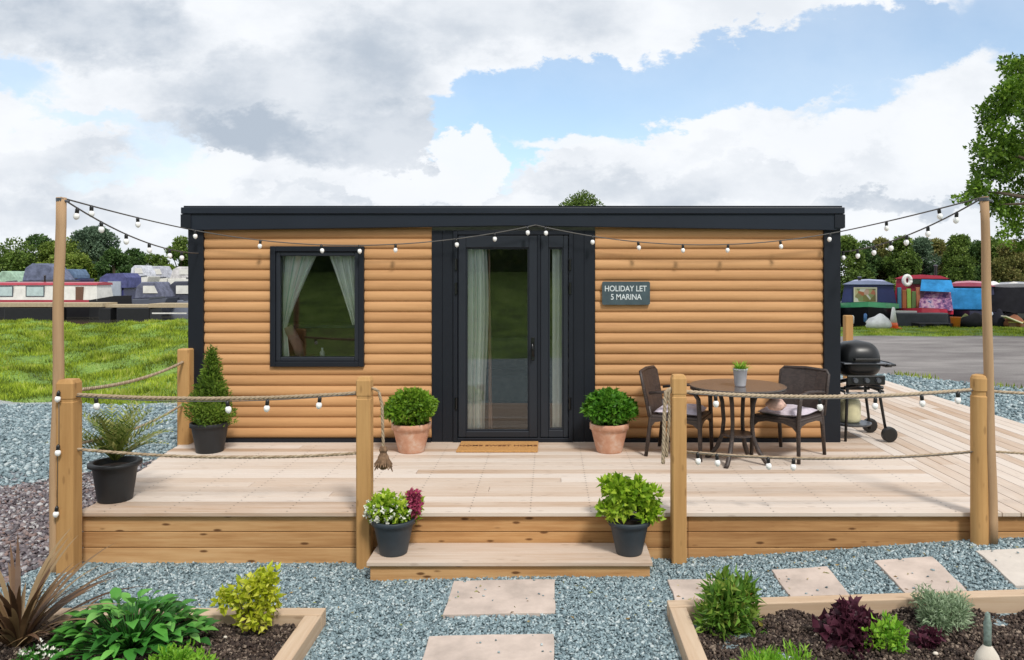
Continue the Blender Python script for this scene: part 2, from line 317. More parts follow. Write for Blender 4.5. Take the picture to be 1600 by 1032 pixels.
# ------------------------------------------------------------------ geometry helpers
def wloc(o):
    v = Vector((0, 0, 0))
    while o: v += o.location; o = o.parent
    return v
def link_mesh(name, me, mat, parent=None, bevel=0, smooth=False):
    o = bpy.data.objects.new(name, me); COL.objects.link(o)
    if mat: me.materials.append(mat)
    if parent: o.parent = parent
    if smooth:
        me.polygons.foreach_set('use_smooth', [True]*len(me.polygons))
    if bevel:
        b = o.modifiers.new('bevel', 'BEVEL'); b.width = bevel; b.segments = 2; b.limit_method = 'ANGLE'; b.angle_limit = R(40)
    return o
class MB:
    def __init__(s): s.v = []; s.f = []; s.r = []
    def add(s, vs, fs, r=None):
        n = len(s.v); s.v += [tuple(q) for q in vs]; s.f += [tuple(i+n for i in f) for f in fs]
        r = random.random() if r is None else r
        s.r += [r]*len(fs) if not isinstance(r, (list, tuple)) else list(r); return s
    def box(s, x0, x1, y0, y1, z0, z1, r=None, rot=None, c=None):
        vs = [Vector((x, y, z)) for x in (x0, x1) for y in (y0, y1) for z in (z0, z1)]
        if rot is not None:
            c = Vector(c) if c is not None else Vector(((x0+x1)/2, (y0+y1)/2, (z0+z1)/2))
            vs = [rot @ (q-c)+c for q in vs]
        return s.add(vs, [(0, 1, 3, 2), (4, 6, 7, 5), (0, 4, 5, 1), (2, 3, 7, 6), (0, 2, 6, 4), (1, 5, 7, 3)], r)
    def prism(s, poly, d0, d1, axis='y', r=None):   # poly in the two other axes
        n = len(poly); mk = {'y': lambda p, d: (p[0], d, p[1]), 'x': lambda p, d: (d, p[0], p[1]), 'z': lambda p, d: (p[0], p[1], d)}[axis]
        vs = [mk(p, d0) for p in poly]+[mk(p, d1) for p in poly]
        fs = [tuple(range(n-1, -1, -1)), tuple(range(n, 2*n))]+[(i, (i+1) % n, (i+1) % n+n, i+n) for i in range(n)]
        return s.add(vs, fs, r)
    def tube(s, pts, rad, n=8, r=None, flat=1.):
        pts = [Vector(p) for p in pts]; m = len(pts); rad = rad if isinstance(rad, (list, tuple)) else [rad]*m
        vs = []; up = None
        for i, p in enumerate(pts):
            t = (pts[min(i+1, m-1)]-pts[max(i-1, 0)]).normalized()
            if up is None:
                up = Vector((0, 0, 1)) if abs(t.z) < .9 else Vector((0, 1, 0))
            a = t.cross(up).normalized(); b = a.cross(t).normalized(); up = b
            for k in range(n):
                an = 2*math.pi*k/n; vs.append(p+(a*math.cos(an)+b*math.sin(an)*flat)*rad[i])
        fs = [(i*n+k, i*n+(k+1) % n, (i+1)*n+(k+1) % n, (i+1)*n+k) for i in range(m-1) for k in range(n)]
        fs += [tuple(range(n-1, -1, -1)), tuple(range((m-1)*n, m*n))]
        return s.add(vs, fs, r)
    def lathe(s, prof, c=(0, 0, 0), n=24, r=None, sx=1, sy=1):
        vs = []; c = Vector(c)
        for (ra, z) in prof:
            for k in range(n):
                a = 2*math.pi*k/n; vs.append(c+Vector((ra*math.cos(a)*sx, ra*math.sin(a)*sy, z)))
        m = len(prof); fs = [(i*n+k, i*n+(k+1) % n, (i+1)*n+(k+1) % n, (i+1)*n+k) for i in range(m-1) for k in range(n)]
        if prof[0][0] > 1e-5: fs.append(tuple(range(n-1, -1, -1)))
        if prof[-1][0] > 1e-5: fs.append(tuple(range((m-1)*n, m*n)))
        return s.add(vs, fs, r)
    def rotz(s, a, c):
        m = Matrix.Rotation(a, 3, 'Z'); c = Vector(c); s.v = [tuple(m @ (Vector(q)-c)+c) for q in s.v]; return s
    def build(s, name, mat, parent=None, bevel=0, smooth=False, world=True):
        sh = wloc(parent) if (parent and world) else Vector((0, 0, 0))
        me = bpy.data.meshes.new(name); me.from_pydata([tuple(Vector(q)-sh) for q in s.v], [], s.f)
        a = me.attributes.new('rnd', 'FLOAT', 'FACE'); a.data.foreach_set('value', s.r)
        bm = bmesh.new(); bm.from_mesh(me); bmesh.ops.recalc_face_normals(bm, faces=bm.faces); bm.to_mesh(me); bm.free()
        o = link_mesh(name, me, mat, parent, bevel, smooth); return o
def tag(o, label=None, cat=None, group=None, kind=None):
    if label: o['label'] = label
    if cat: o['category'] = cat
    if group: o['group'] = group
    if kind: o['kind'] = kind
    return o
def thing(name, label, cat, loc=(0, 0, 0), rz=0, group=None):
    o = bpy.data.objects.new(name, None); COL.objects.link(o); o.location = loc; o.rotation_euler = (0, 0, rz)
    o.empty_display_size = .1
    return tag(o, label, cat, group)
def copy_tree(o, parent=None):
    c = o.copy(); COL.objects.link(c)
    if parent: c.parent = parent
    for ch in list(o.children): copy_tree(ch, c)
    return c
def np_mesh(name, verts, faces, rnd, mat, parent=None, smooth=False):
    """verts (N,3) float, faces (M,k) int"""
    me = bpy.data.meshes.new(name); nf, k = faces.shape
    if parent is not None:
        l = wloc(parent); verts = verts-np.array([l.x, l.y, l.z])
    me.vertices.add(len(verts)); me.vertices.foreach_set('co', verts.astype(np.float32).ravel())
    me.loops.add(nf*k); me.loops.foreach_set('vertex_index', faces.astype(np.int32).ravel())
    me.polygons.add(nf); me.polygons.foreach_set('loop_start', np.arange(0, nf*k, k, dtype=np.int32))
    me.update(calc_edges=True); me.validate()
    a = me.attributes.new('rnd', 'FLOAT', 'FACE'); a.data.foreach_set('value', np.repeat(rnd, nf//len(rnd)).astype(np.float32))
    return link_mesh(name, me, mat, parent, smooth=smooth)
def unit(a): return a/np.maximum(np.linalg.norm(a, axis=-1, keepdims=True), 1e-9)
def leaves_np(P, D, ln, wd, fold=.25, rnd=None, curl=.15):
    """P base points, D directions; each leaf is 2 bent quads (6 verts): base, mids, tip"""
    n = len(P); ln = np.broadcast_to(ln, (n,))[:, None]; wd = np.broadcast_to(wd, (n,))[:, None]
    D = unit(D); A = unit(np.cross(D, RNG.normal(size=(n, 3)))); B = np.cross(A, D)
    base = P; m1 = P+D*ln*.45+B*ln*curl*.5; tip = P+D*ln+B*ln*(-curl)
    l = m1+A*wd*.5+B*wd*fold; r = m1-A*wd*.5+B*wd*fold
    V = np.stack([base, l, tip, r, m1], 1).reshape(-1, 3); i = np.arange(n)[:, None]*5
    Fc = np.stack([i+0, i+1, i+4, i+0, i+4, i+3, i+1, i+2, i+4, i+4, i+2, i+3], -1).reshape(-1, 3)
    if rnd is None: rnd = RNG.random(n)
    return V, Fc, rnd
def lobe_points(lobes, n, shell=.45, up=.0):
    """lobes: list of (cx,cy,cz,rx,ry,rz)"""
    Lb = np.array(lobes, float); vol = (Lb[:, 3]*Lb[:, 4]+Lb[:, 3]*Lb[:, 5]); idx = RNG.choice(len(Lb), n, p=vol/vol.sum())
    d = unit(RNG.normal(size=(n, 3))); rr = 1-shell*RNG.random((n, 1))**1.6
    rr *= 1+.10*np.sin(d[:, :1]*9+idx[:, None])*np.cos(d[:, 2:]*8+idx[:, None]*2)
    P = Lb[idx, :3]+d*Lb[idx, 3:6]*rr; D = d+RNG.normal(size=(n, 3))*.7; D[:, 2] += up
    return P, D, idx
def foliage(name, mat, lobes, n, ln, wd, parent, shell=.45, up=.0, tone=.35, zmin=None):
    P, D, idx = lobe_points(lobes, n, shell, up)
    if zmin is not None:
        k = P[:, 2] > zmin; P, D, idx = P[k], D[k], idx[k]
    n = len(P); lt = RNG.random(len(lobes))
    rnd = np.clip(RNG.random(n)*(1-tone)+lt[idx]*tone, 0, 1)
    V, Fc, rnd = leaves_np(P, D, ln*(.7+.6*RNG.random(n)), wd*(.7+.6*RNG.random(n)), rnd=rnd)
    return np_mesh(name, V, Fc, rnd, mat, parent)
def chips(name, mat, P, s, parent=None, flat=.4, lo=0., hi=1., tilt=.5):
    n = len(P); q = np.array([[x, y, z] for x in (-1, 1) for y in (-1, 1) for z in (-1, 1)], float)
    sc_ = (s*(.45+.75*RNG.random((n, 1))))*np.stack([np.ones(n), .5+.4*RNG.random(n), flat*(.5+RNG.random(n))], 1)*.5
    loc = q[None]*sc_[:, None]*(1+RNG.normal(size=(n, 8, 3))*.22)
    az = RNG.random(n)*2*np.pi; tx = RNG.normal(size=n)*tilt; ty = RNG.normal(size=n)*tilt
    def rot(v, a, i, j):
        c, s_ = np.cos(a)[:, None], np.sin(a)[:, None]; o = v.copy()
        o[..., i] = c*v[..., i]-s_*v[..., j]; o[..., j] = s_*v[..., i]+c*v[..., j]; return o
    loc = rot(rot(rot(loc, tx, 1, 2), ty, 0, 2), az, 0, 1)
    V = (P[:, None]+loc).reshape(-1, 3); i = np.arange(n)[:, None]*8
    Fq = np.concatenate([i+np.array([f]) for f in [(0, 1, 3, 2), (4, 6, 7, 5), (0, 4, 5, 1), (2, 3, 7, 6), (0, 2, 6, 4), (1, 5, 7, 3)]], 1).reshape(-1, 4)
    return np_mesh(name, V, Fq, np.clip(lo+(hi-lo)*RNG.random(n)**1.15, 0, 1), mat, parent)

# ------------------------------------------------------------------ terrain
def sm(t): t = np.clip(t, 0, 1); return t*t*(3-2*t)
def gz(x, y):
    x = np.asarray(x, float); y = np.asarray(y, float)
    z = -.385+.03*sm((x+1.5)/1.5)
    z = z+.17*sm((x-.6)/3.4)*sm((y-4.3)/1.2)+.10*sm((x-3.6)/2.5)*sm((y-5.)/3.)
    left = sm((-x+1.)/2.)
    z = z+left*(.58*sm((y-12.6)/11.5))                       # grass bank on the left
    z = z+left*(.06*np.sin(x*1.3+y*.7)+.05*np.sin(x*2.9-y*1.9)+.045*np.sin(x*5.1+y*4.3)*np.sin(y*3.1-x*1.7))*sm((y-13.5)/2)
    z = z+(1-left)*(.05*sm((y-16)/10))
    z = z+2.25*sm((-y-2.)/13.)
    drop = sm((y-np.where(x < 0, 24.6, 26.3))/1.6); z = z*(1-drop)+(-1.5)*drop
    return z
def curve1(x):   # gravel ends
    x = np.asarray(x, float)
    return np.where(x < 0, 12.9+.25*np.sin(x*1.1)+.14*np.sin(x*3.7), np.clip(14.2-(x-6.15)*1.25, 8.5, 15.5)+.06*np.sin(x*5))
def curve2(x):   # asphalt ends (right side)
    return 22.6+.15*np.sin(np.asarray(x)*2.1)
def strip(name, x0, x1, nx, ya, yb, ny, mat, label_kind='structure', off=0.):
    xs = np.linspace(x0, x1, nx+1); t = np.linspace(0, 1, ny+1)
    A = ya(xs)*np.ones_like(xs); B = yb(xs)*np.ones_like(xs)
    X = np.repeat(xs[:, None], ny+1, 1); Yv = A[:, None]*(1-t)+B[:, None]*t; Z = gz(X, Yv)+off
    V = np.stack([X, Yv, Z], -1).reshape(-1, 3); i = (np.arange(nx)[:, None]*(ny+1)+np.arange(ny)).reshape(-1, 1)
    Fq = i+np.array([[0, ny+1, ny+2, 1]])
    o = np_mesh(name, V, Fq, np.array([.5]), mat, smooth=True); o['kind'] = label_kind; return o
K = lambda c: (lambda x: np.full_like(np.asarray(x, float), c))
strip('gravel', -60, 0, 240, K(-3), curve1, 60, M['gravel'])
strip('gravel_strip', 0, 40, 200, K(-3), curve1, 60, M['gravel'])
strip('grass_bank', -60, 0, 400, curve1, K(26.5), 90, M['turf'])
strip('asphalt_road', 0, 40, 200, curve1, curve2, 40, M['asphalt'])
strip('grass_verge', 0, 60, 120, curve2, K(28), 24, M['turf'])
strip('lawn_behind_viewer', -60, 40, 100, K(-60), K(-3), 40, M['turf'])
MB().box(-400, 400, 26, 84, -1.1, -.95).build('water', M['water'])['kind'] = 'structure'
fg = MB(); fg.add([(-900, 83, -.6), (900, 83, -.6), (900, 1500, -.3), (-900, 1500, -.3), (-900, 83, -2), (900, 83, -2)], [(0, 1, 2, 3), (4, 5, 1, 0)])
fg.build('far_ground', M['turf'])['kind'] = 'structure'
fg = MB(); fg.add([(-900, -900, -.7), (900, -900, -.7), (900, -60, -.5), (-900, -60, -.5)], [(0, 1, 2, 3)]); fg.build('field_behind_viewer', M['turf'])['kind'] = 'structure'

DECK_XL = lambda y: -3.48-(y-5.68)*.165
def on_deck(x, y): return (y > 5.66) & (x > -3.48-(y-5.68)*.165-.0) & (x < 5.6) & (y < 13.0)
def in_planter(x, y): return ((x < -1.35) & (x > -5.2) & (y < 4.72)) | ((x > .70) & (y < 4.80+.02*(x-.7)))
PAVERS = [(-.66, .03, 4.73, 5.25, 'pink stone slab nearest the deck step'), (-.70, .02, 3.75, 4.45, 'pink stone slab in front of the others, cut by the bottom edge'),
          (.80, 1.16, 4.86, 5.24, 'stone slab behind the green red tipped shrub'), (1.535, 1.92, 4.90, 5.34, 'stone slab second from the step along the planter back'),
          (2.27, 2.67, 4.92, 5.38, 'stone slab third along behind the silver bush'), (3.0, 3.62, 4.95, 5.42, 'palest stone slab at the right picture edge')]
def in_paver(x, y):
    m = np.zeros_like(x, bool)
    for p in PAVERS: m |= (x > p[0]) & (x < p[1]) & (y > p[2]) & (y < p[3])
    return m
def scatter(name, mat, x0, x1, y0, y1, dens, size, cond=None, dz=.006, **k):
    n = int((x1-x0)*(y1-y0)*dens); x = RNG.uniform(x0, x1, n); y = RNG.uniform(y0, y1, n)
    keep = ~on_deck(x, y) & ~in_planter(x, y) & ~in_paver(x, y)
    if cond is not None: keep &= cond(x, y)
    x, y = x[keep], y[keep]; P = np.stack([x, y, gz(x, y)+dz+RNG.random(len(x))*.008], 1)
    o = chips(name, mat, P, size, **k); o['kind'] = 'stuff'; return o
wobb = lambda x, y: .5*np.sin(x*1.7+y)+.35*np.sin(y*2.3-x*3.1)
brownzone = lambda x, y: (x < -3.62+.15*wobb(x, y)) & (y < 8.3+wobb(x, y))
scatter('slate_gravel_chips', M['chipblue'], -5.2, 4.9, 3.6, 5.7, 6000, .0195, lambda x, y: ~brownzone(x, y))
scatter('slate_gravel_chips', M['chipblue'], -9.5, -3.3, 5.6, 12.6, 520, .045, lambda x, y: ~brownzone(x, y))
scatter('slate_gravel_chips', M['chipblue'], 5.4, 11, 8.4, 14.6, 420, .05, lambda x, y: y < curve1(x)-.05)
scatter('plum_gravel_chips', M['chipbrown'], -7.5, -3.3, 4.4, 9.6, 1100, .036, lambda x, y: brownzone(x, y))

# grass blades on the banks
def grass(name, x0, x1, y0, y1, n, h, cond, lean=.35):
    x = RNG.uniform(x0, x1, n); y = RNG.uniform(y0, y1, n)
    cl = np.sin(x*2.1+y*1.3)*np.sin(x*.9-y*2.2)+.5*np.sin(x*4.7+1)*np.sin(y*3.9)
    keep = cond(x, y) & (RNG.random(n) < .75+.35*cl); x, y, cl = x[keep], y[keep], cl[keep]; n = len(x)
    P = np.stack([x, y, gz(x, y)-.01], 1); D = RNG.normal(size=(n, 3))*lean; D[:, 2] = 1; D = unit(D)
    hh = (h*(.4+.9*RNG.random(n))*(1+.4*cl))[:, None]; A = unit(np.cross(D, RNG.normal(size=(n, 3))))*hh*.13
    V = np.stack([P-A, P+A, P+D*hh], 1).reshape(-1, 3); Fc = np.arange(n*3).reshape(-1, 3)
    patch = .5+.5*np.sin(x*.8+2*np.sin(y*.6))*np.sin(y*1.1+x*.3)
    o = np_mesh(name, V, Fc, np.clip(.0+.72*RNG.random(n)+.2*patch+.26*(np.sin(x*5.3+1.7*np.sin(y*2.7))*np.sin(y*3.7+1.3*np.sin(x*3.1)))+.15*cl, 0, 1), M['blade']); o['kind'] = 'stuff'
grass('grass_blades', -21, -3.0, 12.6, 25.5, 300000, .085, lambda x, y: (y > curve1(x)-.1*np.random.rand(len(x))) & (x > -.78*y-1) & (x < -.4*y+.3))
grass('verge_grass_blades', 8, 22, 22.4, 27, 60000, .06, lambda x, y: (y > curve2(x)) & (x < .7*y))
# tussocks where the gravel strip meets the road
grass('verge_grass_blades', 3.5, 8, 10.5, 15.6, 9000, .10, lambda x, y: (np.abs(y-curve1(x)) < .22*(np.sin(x*7)+.6)))

nl_ = 260; lx = RNG.uniform(-3.4, 4.4, nl_); ly = RNG.uniform(4.6, 5.6, nl_); kk_ = ~in_planter(lx, ly) & ~((lx > -1.3) & (lx < .72) & (ly > 5.28)); lx, ly = lx[kk_], ly[kk_]
V_, F_, r_ = leaves_np(np.stack([lx, ly, gz(lx, ly)+.03], 1), np.concatenate([RNG.normal(size=(len(lx), 2)), RNG.normal(size=(len(lx), 1))*.15], 1), .018+.02*RNG.random(len(lx)), .012, fold=.1)
M['litter'] = leafmat('leaf_litter', [(.20, .12, .05), (.34, .24, .10), (.42, .36, .18), (.20, .24, .08)], .8, .1)
o_ = np_mesh('leaf_litter', V_, F_, r_, M['litter']); o_['kind'] = 'stuff'
# ------------------------------------------------------------------ pavers
for i, (x0, x1, y0, y1, lab) in enumerate(PAVERS):
    xm, ym = (x0+x1)/2, (y0+y1)/2; z = float(gz(xm, ym))
    m = MB(); cs = [(x0, y0), (x1, y0), (x1, y1), (x0, y1)]
    top = []
    for k in range(4):
        a, b = cs[k], cs[(k+1) % 4]
        for t in np.linspace(0, 1, 7)[:-1]:
            top.append((a[0]+(b[0]-a[0])*t+random.uniform(-.004, .004), a[1]+(b[1]-a[1])*t+random.uniform(-.004, .004)))
    n = len(top)
    vs = [(p[0], p[1], float(gz(p[0], p[1]))-.03) for p in top]+[(p[0], p[1], float(gz(p[0], p[1]))+.027) for p in top]
    m.add(vs, [tuple(range(n, 2*n))]+[(k, (k+1) % n, (k+1) % n+n, k+n) for k in range(n)])
    o = m.build('stepping_stone', M['paverpale'] if i in (5,) else M['paver'], bevel=.004); tag(o, lab, 'paving slab', 'stepping stones in the gravel')

k = 140; px_ = RNG.uniform(-.8, 3.6, k*6); py_ = RNG.uniform(3.75, 5.45, k*6); ip = in_paver(px_, py_) & (RNG.random(k*6) < .35) & ((py_ > 4.8) | (px_ < .05))
c_ = chips('slate_chips_on_slabs', M['chipblue'], np.stack([px_[ip], py_[ip], gz(px_[ip], py_[ip])+.031], 1), .014, tilt=.2); c_['kind'] = 'stuff'
# ------------------------------------------------------------------ deck
dk = thing('timber_deck', 'large pale timber deck raised on planked sides in front of the cabin', 'deck', (0, 5.68, -.4))
SEAM = 3.33
m = MB(); bw = .14; y = 5.655
while y < 11.4:
    x = DECK_XL(y)+random.uniform(-.01, .01) if y > 5.7 else -3.50
    xr = SEAM-.003+(0 if y > 5.7 else 0)
    cuts = [x]+sorted(random.uniform(-2.6, 2.6) for _ in range(random.choice((0, 1, 1))))+[xr]
    for a, b in zip(cuts[:-1], cuts[1:]): m.box(a+.001, b-.002, y, y+bw-.006, -.03, 0)
    y += bw
m.build('decking', M['deck'], dk, bevel=.003)
m = MB(); y = 5.655
while y < 8.0:
    for jx in np.arange(-3.3, 3.3, .45):
        for dy in (.03, .105):
            if y+dy < 7.9: m.add([(jx+.006*math.cos(a*1.047), y+dy+.006*math.sin(a*1.047), .0012) for a in range(6)], [tuple(range(6))], .5)
    y += bw
so_ = m.build('screw_heads', M['blackmetal'], dk); so_['kind'] = 'stuff'
m = MB(); x = SEAM
while x < 5.55:
    yy = 5.655; cuts = [yy]+sorted(random.uniform(7, 12) for _ in range(1))+[13.0]
    for a, b in zip(cuts[:-1], cuts[1:]): m.box(x, x+bw-.006, a, b-.002, -.03, 0)
    x += bw
m.build('side_decking', M['decky'], dk, bevel=.003)
# front planking: three boards, bottom cut to the slope of the gravel
rows = [(-.033, -.15), (-.155, -.268), (-.273, -.46)]
for (zt, zb) in rows:
    m = MB(); bx = [-3.47, -1.22, 1.02, 3.30, 5.55]
    for a, b in zip(bx[:-1], bx[1:]):
        m.box(a, b-.003, 5.69, 5.715, zb, zt)
    m.build('fascia_board', M['fascia'], dk, bevel=.004)
MB().box(-3.46, 5.55, 5.72, 5.76, -.45, -.031).build('joist', M['fascia'], dk)
m = MB(); m.add([(-3.46, 5.7, -.45), (-3.46, 5.7, -.031), (DECK_XL(11.3)+.02, 11.3, -.45), (DECK_XL(11.3)+.02, 11.3, -.031), (-3.43, 5.7, -.45), (-3.43, 5.7, -.031), (DECK_XL(11.3)+.05, 11.3, -.45), (DECK_XL(11.3)+.05, 11.3, -.031)],
               [(0, 1, 3, 2), (4, 6, 7, 5), (0, 4, 5, 1), (2, 3, 7, 6), (0, 2, 6, 4), (1, 5, 7, 3)]); m.build('side_board', M['fascia'], dk)
MB().box(5.53, 5.56, 5.7, 13.0, -.45, -.031).build('side_board', M['fascia'], dk)
MB().box(3.4, 5.53, 12.97, 13.0, -.45, -.031).build('side_board', M['fascia'], dk)

st = thing('deck_step', 'long low timber step below the deck front between two rope posts', 'step', (-.28, 5.45, -.37))
MB().box(-1.27, .705, 5.30, 5.485, -.262, -.232).box(-1.27, .705, 5.49, 5.685, -.262, -.232).build('tread', M['deck'], st, bevel=.004)
MB().box(-1.25, .69, 5.325, 5.35, -.42, -.263).box(-1.25, -1.22, 5.351, 5.68, -.42, -.263).box(.66, .69, 5.351, 5.68, -.42, -.263).build('riser', M['fascia'], st, bevel=.004)

# ------------------------------------------------------------------ posts, poles
def post(u, v_top, Y, w, label, zbase=-.5, rnd=False, groove=True):
    zt = CAMZ-(v_top-430)/F*Y; x = (u-860)/F*Y
    t = thing('fence_post', label, 'post', (x, Y, zbase), group='wooden posts that carry the rope rail')
    h = w/2; m = MB()
    if rnd:
        m.lathe([(h, zbase), (h, zt-.16), (h*.88, zt-.15), (h*.88, zt-.125), (h, zt-.115), (h, zt-.03), (h*.85, zt-.008), (h*.5, zt), (0, zt)], (x, Y, 0), 28)
        m.build('shaft', M['frame_post'], t, smooth=False)
    else:
        c = w*.09; sq = [(-h+c, -h), (h-c, -h), (h, -h+c), (h, h-c), (h-c, h), (-h+c, h), (-h, h-c), (-h, -h+c)]
        def ring(s, z): return [(x+a*s, Y+b*s, z) for a, b in sq]
        lv = [(1, zbase), (1, zt-.165), (.93, zt-.158), (.93, zt-.142), (1, zt-.135), (1, zt-.03), (.8, zt-.004), (.4, zt)] if groove else [(1, zbase), (1, zt-.012), (.85, zt)]
        vs = []; fs = []
        for (s_, z) in lv: vs += ring(s_, z)
        for i in range(len(lv)-1): fs += [(i*8+k, i*8+(k+1) % 8, i*8+8+(k+1) % 8, i*8+8+k) for k in range(8)]
        fs.append(tuple(range((len(lv)-1)*8, len(lv)*8))); m.add(vs, fs, random.random()); m.build('shaft', M['frame_post'], t)
    return t, Vector((x, Y, zt))
_, P1 = post(108, 592, 5.52, .125, 'grooved square post at the front left corner of the deck beside the tall light pole')
_, P2 = post(570, 588, 5.60, .105, 'wooden post left of the deck step with loose rope hanging on its right')
_, P3 = post(1060, 585, 5.60, .105, 'wooden post right of the deck step with loose rope hanging on its left')
_, P4 = post(1531, 585, 5.60, .125, 'round wooden post with grooved head beside the right light pole', rnd=True)
_, P5 = post(290, 545, 7.98, .125, 'plain post at the left cabin corner behind the conifer pot', groove=False)
_, P6 = post(1325, 493, 12.8, .13, 'distant post behind the barbecue at the back corner of the deck', groove=False)
_, P7 = post(2010, 585, 5.60, .12, 'post at the far right front corner of the deck, out of picture')
MB().box(-3.585, -3.50, 5.56, 5.66, -.48, .93).build('support', M['frame_post'], tag(thing('fence_post', 'thin backing post squeezed between left light pole and corner post', 'post', (-3.55, 5.6, -.48), group='wooden posts that carry the rope rail')))
def pole(pb, pt, r0, r1, label):
    t = thing('light_pole', label, 'pole', tuple(pb), group='tall poles holding up the string lights')
    n = 14; pts = [pb.lerp(pt, i/n)+Vector((math.sin(i*1.1)*.004, math.cos(i*.9)*.004, 0)) for i in range(n+1)]
    MB().tube(pts, [r0+(r1-r0)*i/n for i in range(n+1)], 14).build('shaft', M['pole'], t, smooth=True)
    tp = pt; m = MB().tube([tp+Vector((-.03, 0, -.012)), tp+Vector((.06, 0, -.03))], .009, 8).tube([tp+Vector((0, 0, -.03)), tp+Vector((0, 0, -.005))], [.03, .032], 12); m.build('hook', M['greymetal'], t)
    return pt
PL = pole(PX(85, 905, 5.50), PX(95, 309, 5.50), .040, .033, 'tall slim leaning pole at the left front corner of the deck')
PR = pole(PX(1551, 852, 5.56), PX(1538, 308, 5.56), .037, .029, 'tall slim pole leaning left behind the round right hand post')

# ------------------------------------------------------------------ ropes
def cat(a, b, sag, n=24):
    return [a.lerp(b, i/n)-Vector((0, 0, sag*4*(i/n)*(1-i/n))) for i in range(n+1)]
def rope_mesh(m, pts, r=.013):
    # three strands twisted round each other
    dens = []; 
    for a, b in zip(pts[:-1], pts[1:]):
        k = max(2, int((b-a).length/.02))
        dens += [a.lerp(b, i/k) for i in range(k)]
    dens.append(pts[-1]); L_ = 0; prev = dens[0]
    strands = [[], [], []]
    for i, p in enumerate(dens):
        L_ += (p-prev).length; prev = p
        t = (dens[min(i+1, len(dens)-1)]-dens[max(0, i-1)]).normalized()
        a = t.cross(Vector((0, 0, 1)) if abs(t.z) < .9 else Vector((0, 1, 0))).normalized(); b = a.cross(t)
        for s in range(3):
            an = L_*60+s*2.094; strands[s].append(p+(a*math.cos(an)+b*math.sin(an))*r*.55)
    for s in strands: m.tube(s, r*.6, 5)
def rope(a, b, sag, label, r=.014):
    m = MB(); rope_mesh(m, cat(a, b, sag), r)
    o = m.build('rope', M['rope'], None, smooth=True); tag(o, label, 'rope', 'jute ropes strung between the posts')
def PZ(P, v, dx=0, dy=0): return Vector((P.x+dx, P.y+dy, CAMZ-(v-430)/F*P.y))
rope(PZ(P1, 617, .05, -.0), PZ(P2, 614, -.03), .035, 'upper rope across the front left of the deck')
rope(PZ(P1, 702, .05), PZ(P2, 708, -.03), .045, 'lower rope across the front left of the deck', .011)
rope(PZ(P1, 612, .0, .07), PZ(P5, 565, -.0, -.06), .05, 'upper rope running from the left corner post back to the cabin')
rope(PZ(P1, 697, .0, .07), PZ(P5, 630, 0, -.06), .06, 'lower rope running from the left corner post back to the cabin', .011)
rope(PZ(P3, 612, .03), PZ(P4, 609, -.05), .045, 'upper rope across the front right of the deck')
rope(PZ(P3, 706, .03), PZ(P4, 706, -.05), .05, 'lower rope across the front right of the deck', .011)
rope(PZ(P4, 611, .05), PZ(P7, 612, -.05), .04, 'upper rope leaving the picture right of the round post', .011)
rope(PZ(P4, 705, .05), PZ(P7, 704, -.05), .04, 'lower rope leaving the picture right of the round post', .009)
# hanging rope ends
m = MB(); a = PZ(P2, 606, .055, -.02)
rope_mesh(m, [a, a+Vector((.05, 0, -.02)), a+Vector((.075, 0, -.12)), a+Vector((.08, 0, -.3)), a+Vector((.085, 0, -.45))], .011)
kn = a+Vector((.085, 0, -.47)); prof = [(.0, .05), (.022, .045), (.032, .02), (.024, 0), (.04, -.03), (.045, -.06), (.04, -.10), (.02, -.12), (0, -.12)]
t = thing('rope_tassel', 'knotted rope end hanging right of the post by the step', 'rope', tuple(a)); m.build('cord', M['rope'], t, smooth=True)
m = MB(); m.lathe(prof, kn, 12)
for k in range(26):
    an = k*2.4; b = kn+Vector((math.cos(an)*.035, math.sin(an)*.035, -.05)); m.tube([b, b+Vector((math.cos(an)*.03, math.sin(an)*.03, -.02-.08*random.random()))], [.009, .004], 5)
m.build('tassel', plain('dark_jute', (.20, .12, .07), .95, var=.4, scale=40, bmp=.5), t)
m = MB(); a = PZ(P3, 606, -.055, -.02)
rope_mesh(m, [a, a+Vector((-.04, 0, -.03)), a+Vector((-.05, 0, -.2)), a+Vector((-.055, 0, -.42)), a+Vector((-.06, 0, -.55))], .014)
rope_mesh(m, [a, a+Vector((-.02, 0, -.05)), a+Vector((-.012, 0, -.2)), a+Vector((-.03, 0, -.42)), a+Vector((-.035, 0, -.50))], .012)
t = thing('rope_tassel', 'doubled rope end hanging left of the post by the step', 'rope', tuple(a)); m.build('cord', M['rope'], t, smooth=True)

# ------------------------------------------------------------------ cabin
CY = 8.08
cb = thing('lodge_cabin', 'single storey lodge with tan log effect cladding and anthracite trim', 'cabin', (-.37, CY, 0))
def clad(x0, x1, hole=None):
    m = MB(); pitch = .1105; z0 = .035; k = 0
    prof = [(0, 0.006), (.07, .016), (.16, .023), (.30, .0275), (.46, .0285), (.62, .026), (.78, .020), (.91, .012), (1.0, 0.005)]
    z = z0
    while z < 2.27:
        r = random.random(); zt = z
        pts = [(z+f*pitch, CY-d) for f, d in prof]
        for (za, ya), (zb, yb) in zip(pts[:-1], pts[1:]):
            iv = [(x0, x1)]
            if hole and zb > hole[2] and za < hole[3]: iv = [(x0, hole[0]), (hole[1], x1)]
            for a, b in iv: m.add([(a, ya, za), (b, ya, za), (b, yb, zb), (a, yb, zb)], [(0, 1, 2, 3)], r)
        # lip under the board
        iv = [(x0, x1)]
        if hole and z > hole[2] and z < hole[3]: iv = [(x0, hole[0]), (hole[1], x1)]
        for a, b in iv: m.add([(a, CY-.004, z), (b, CY-.004, z), (b, CY-.0, z-.001), (a, CY, z-.001)], [(0, 3, 2, 1)], r)
        z += pitch
    return m
wx0, wx1, wz0, wz1 = -2.93, -1.95, .79, 2.05
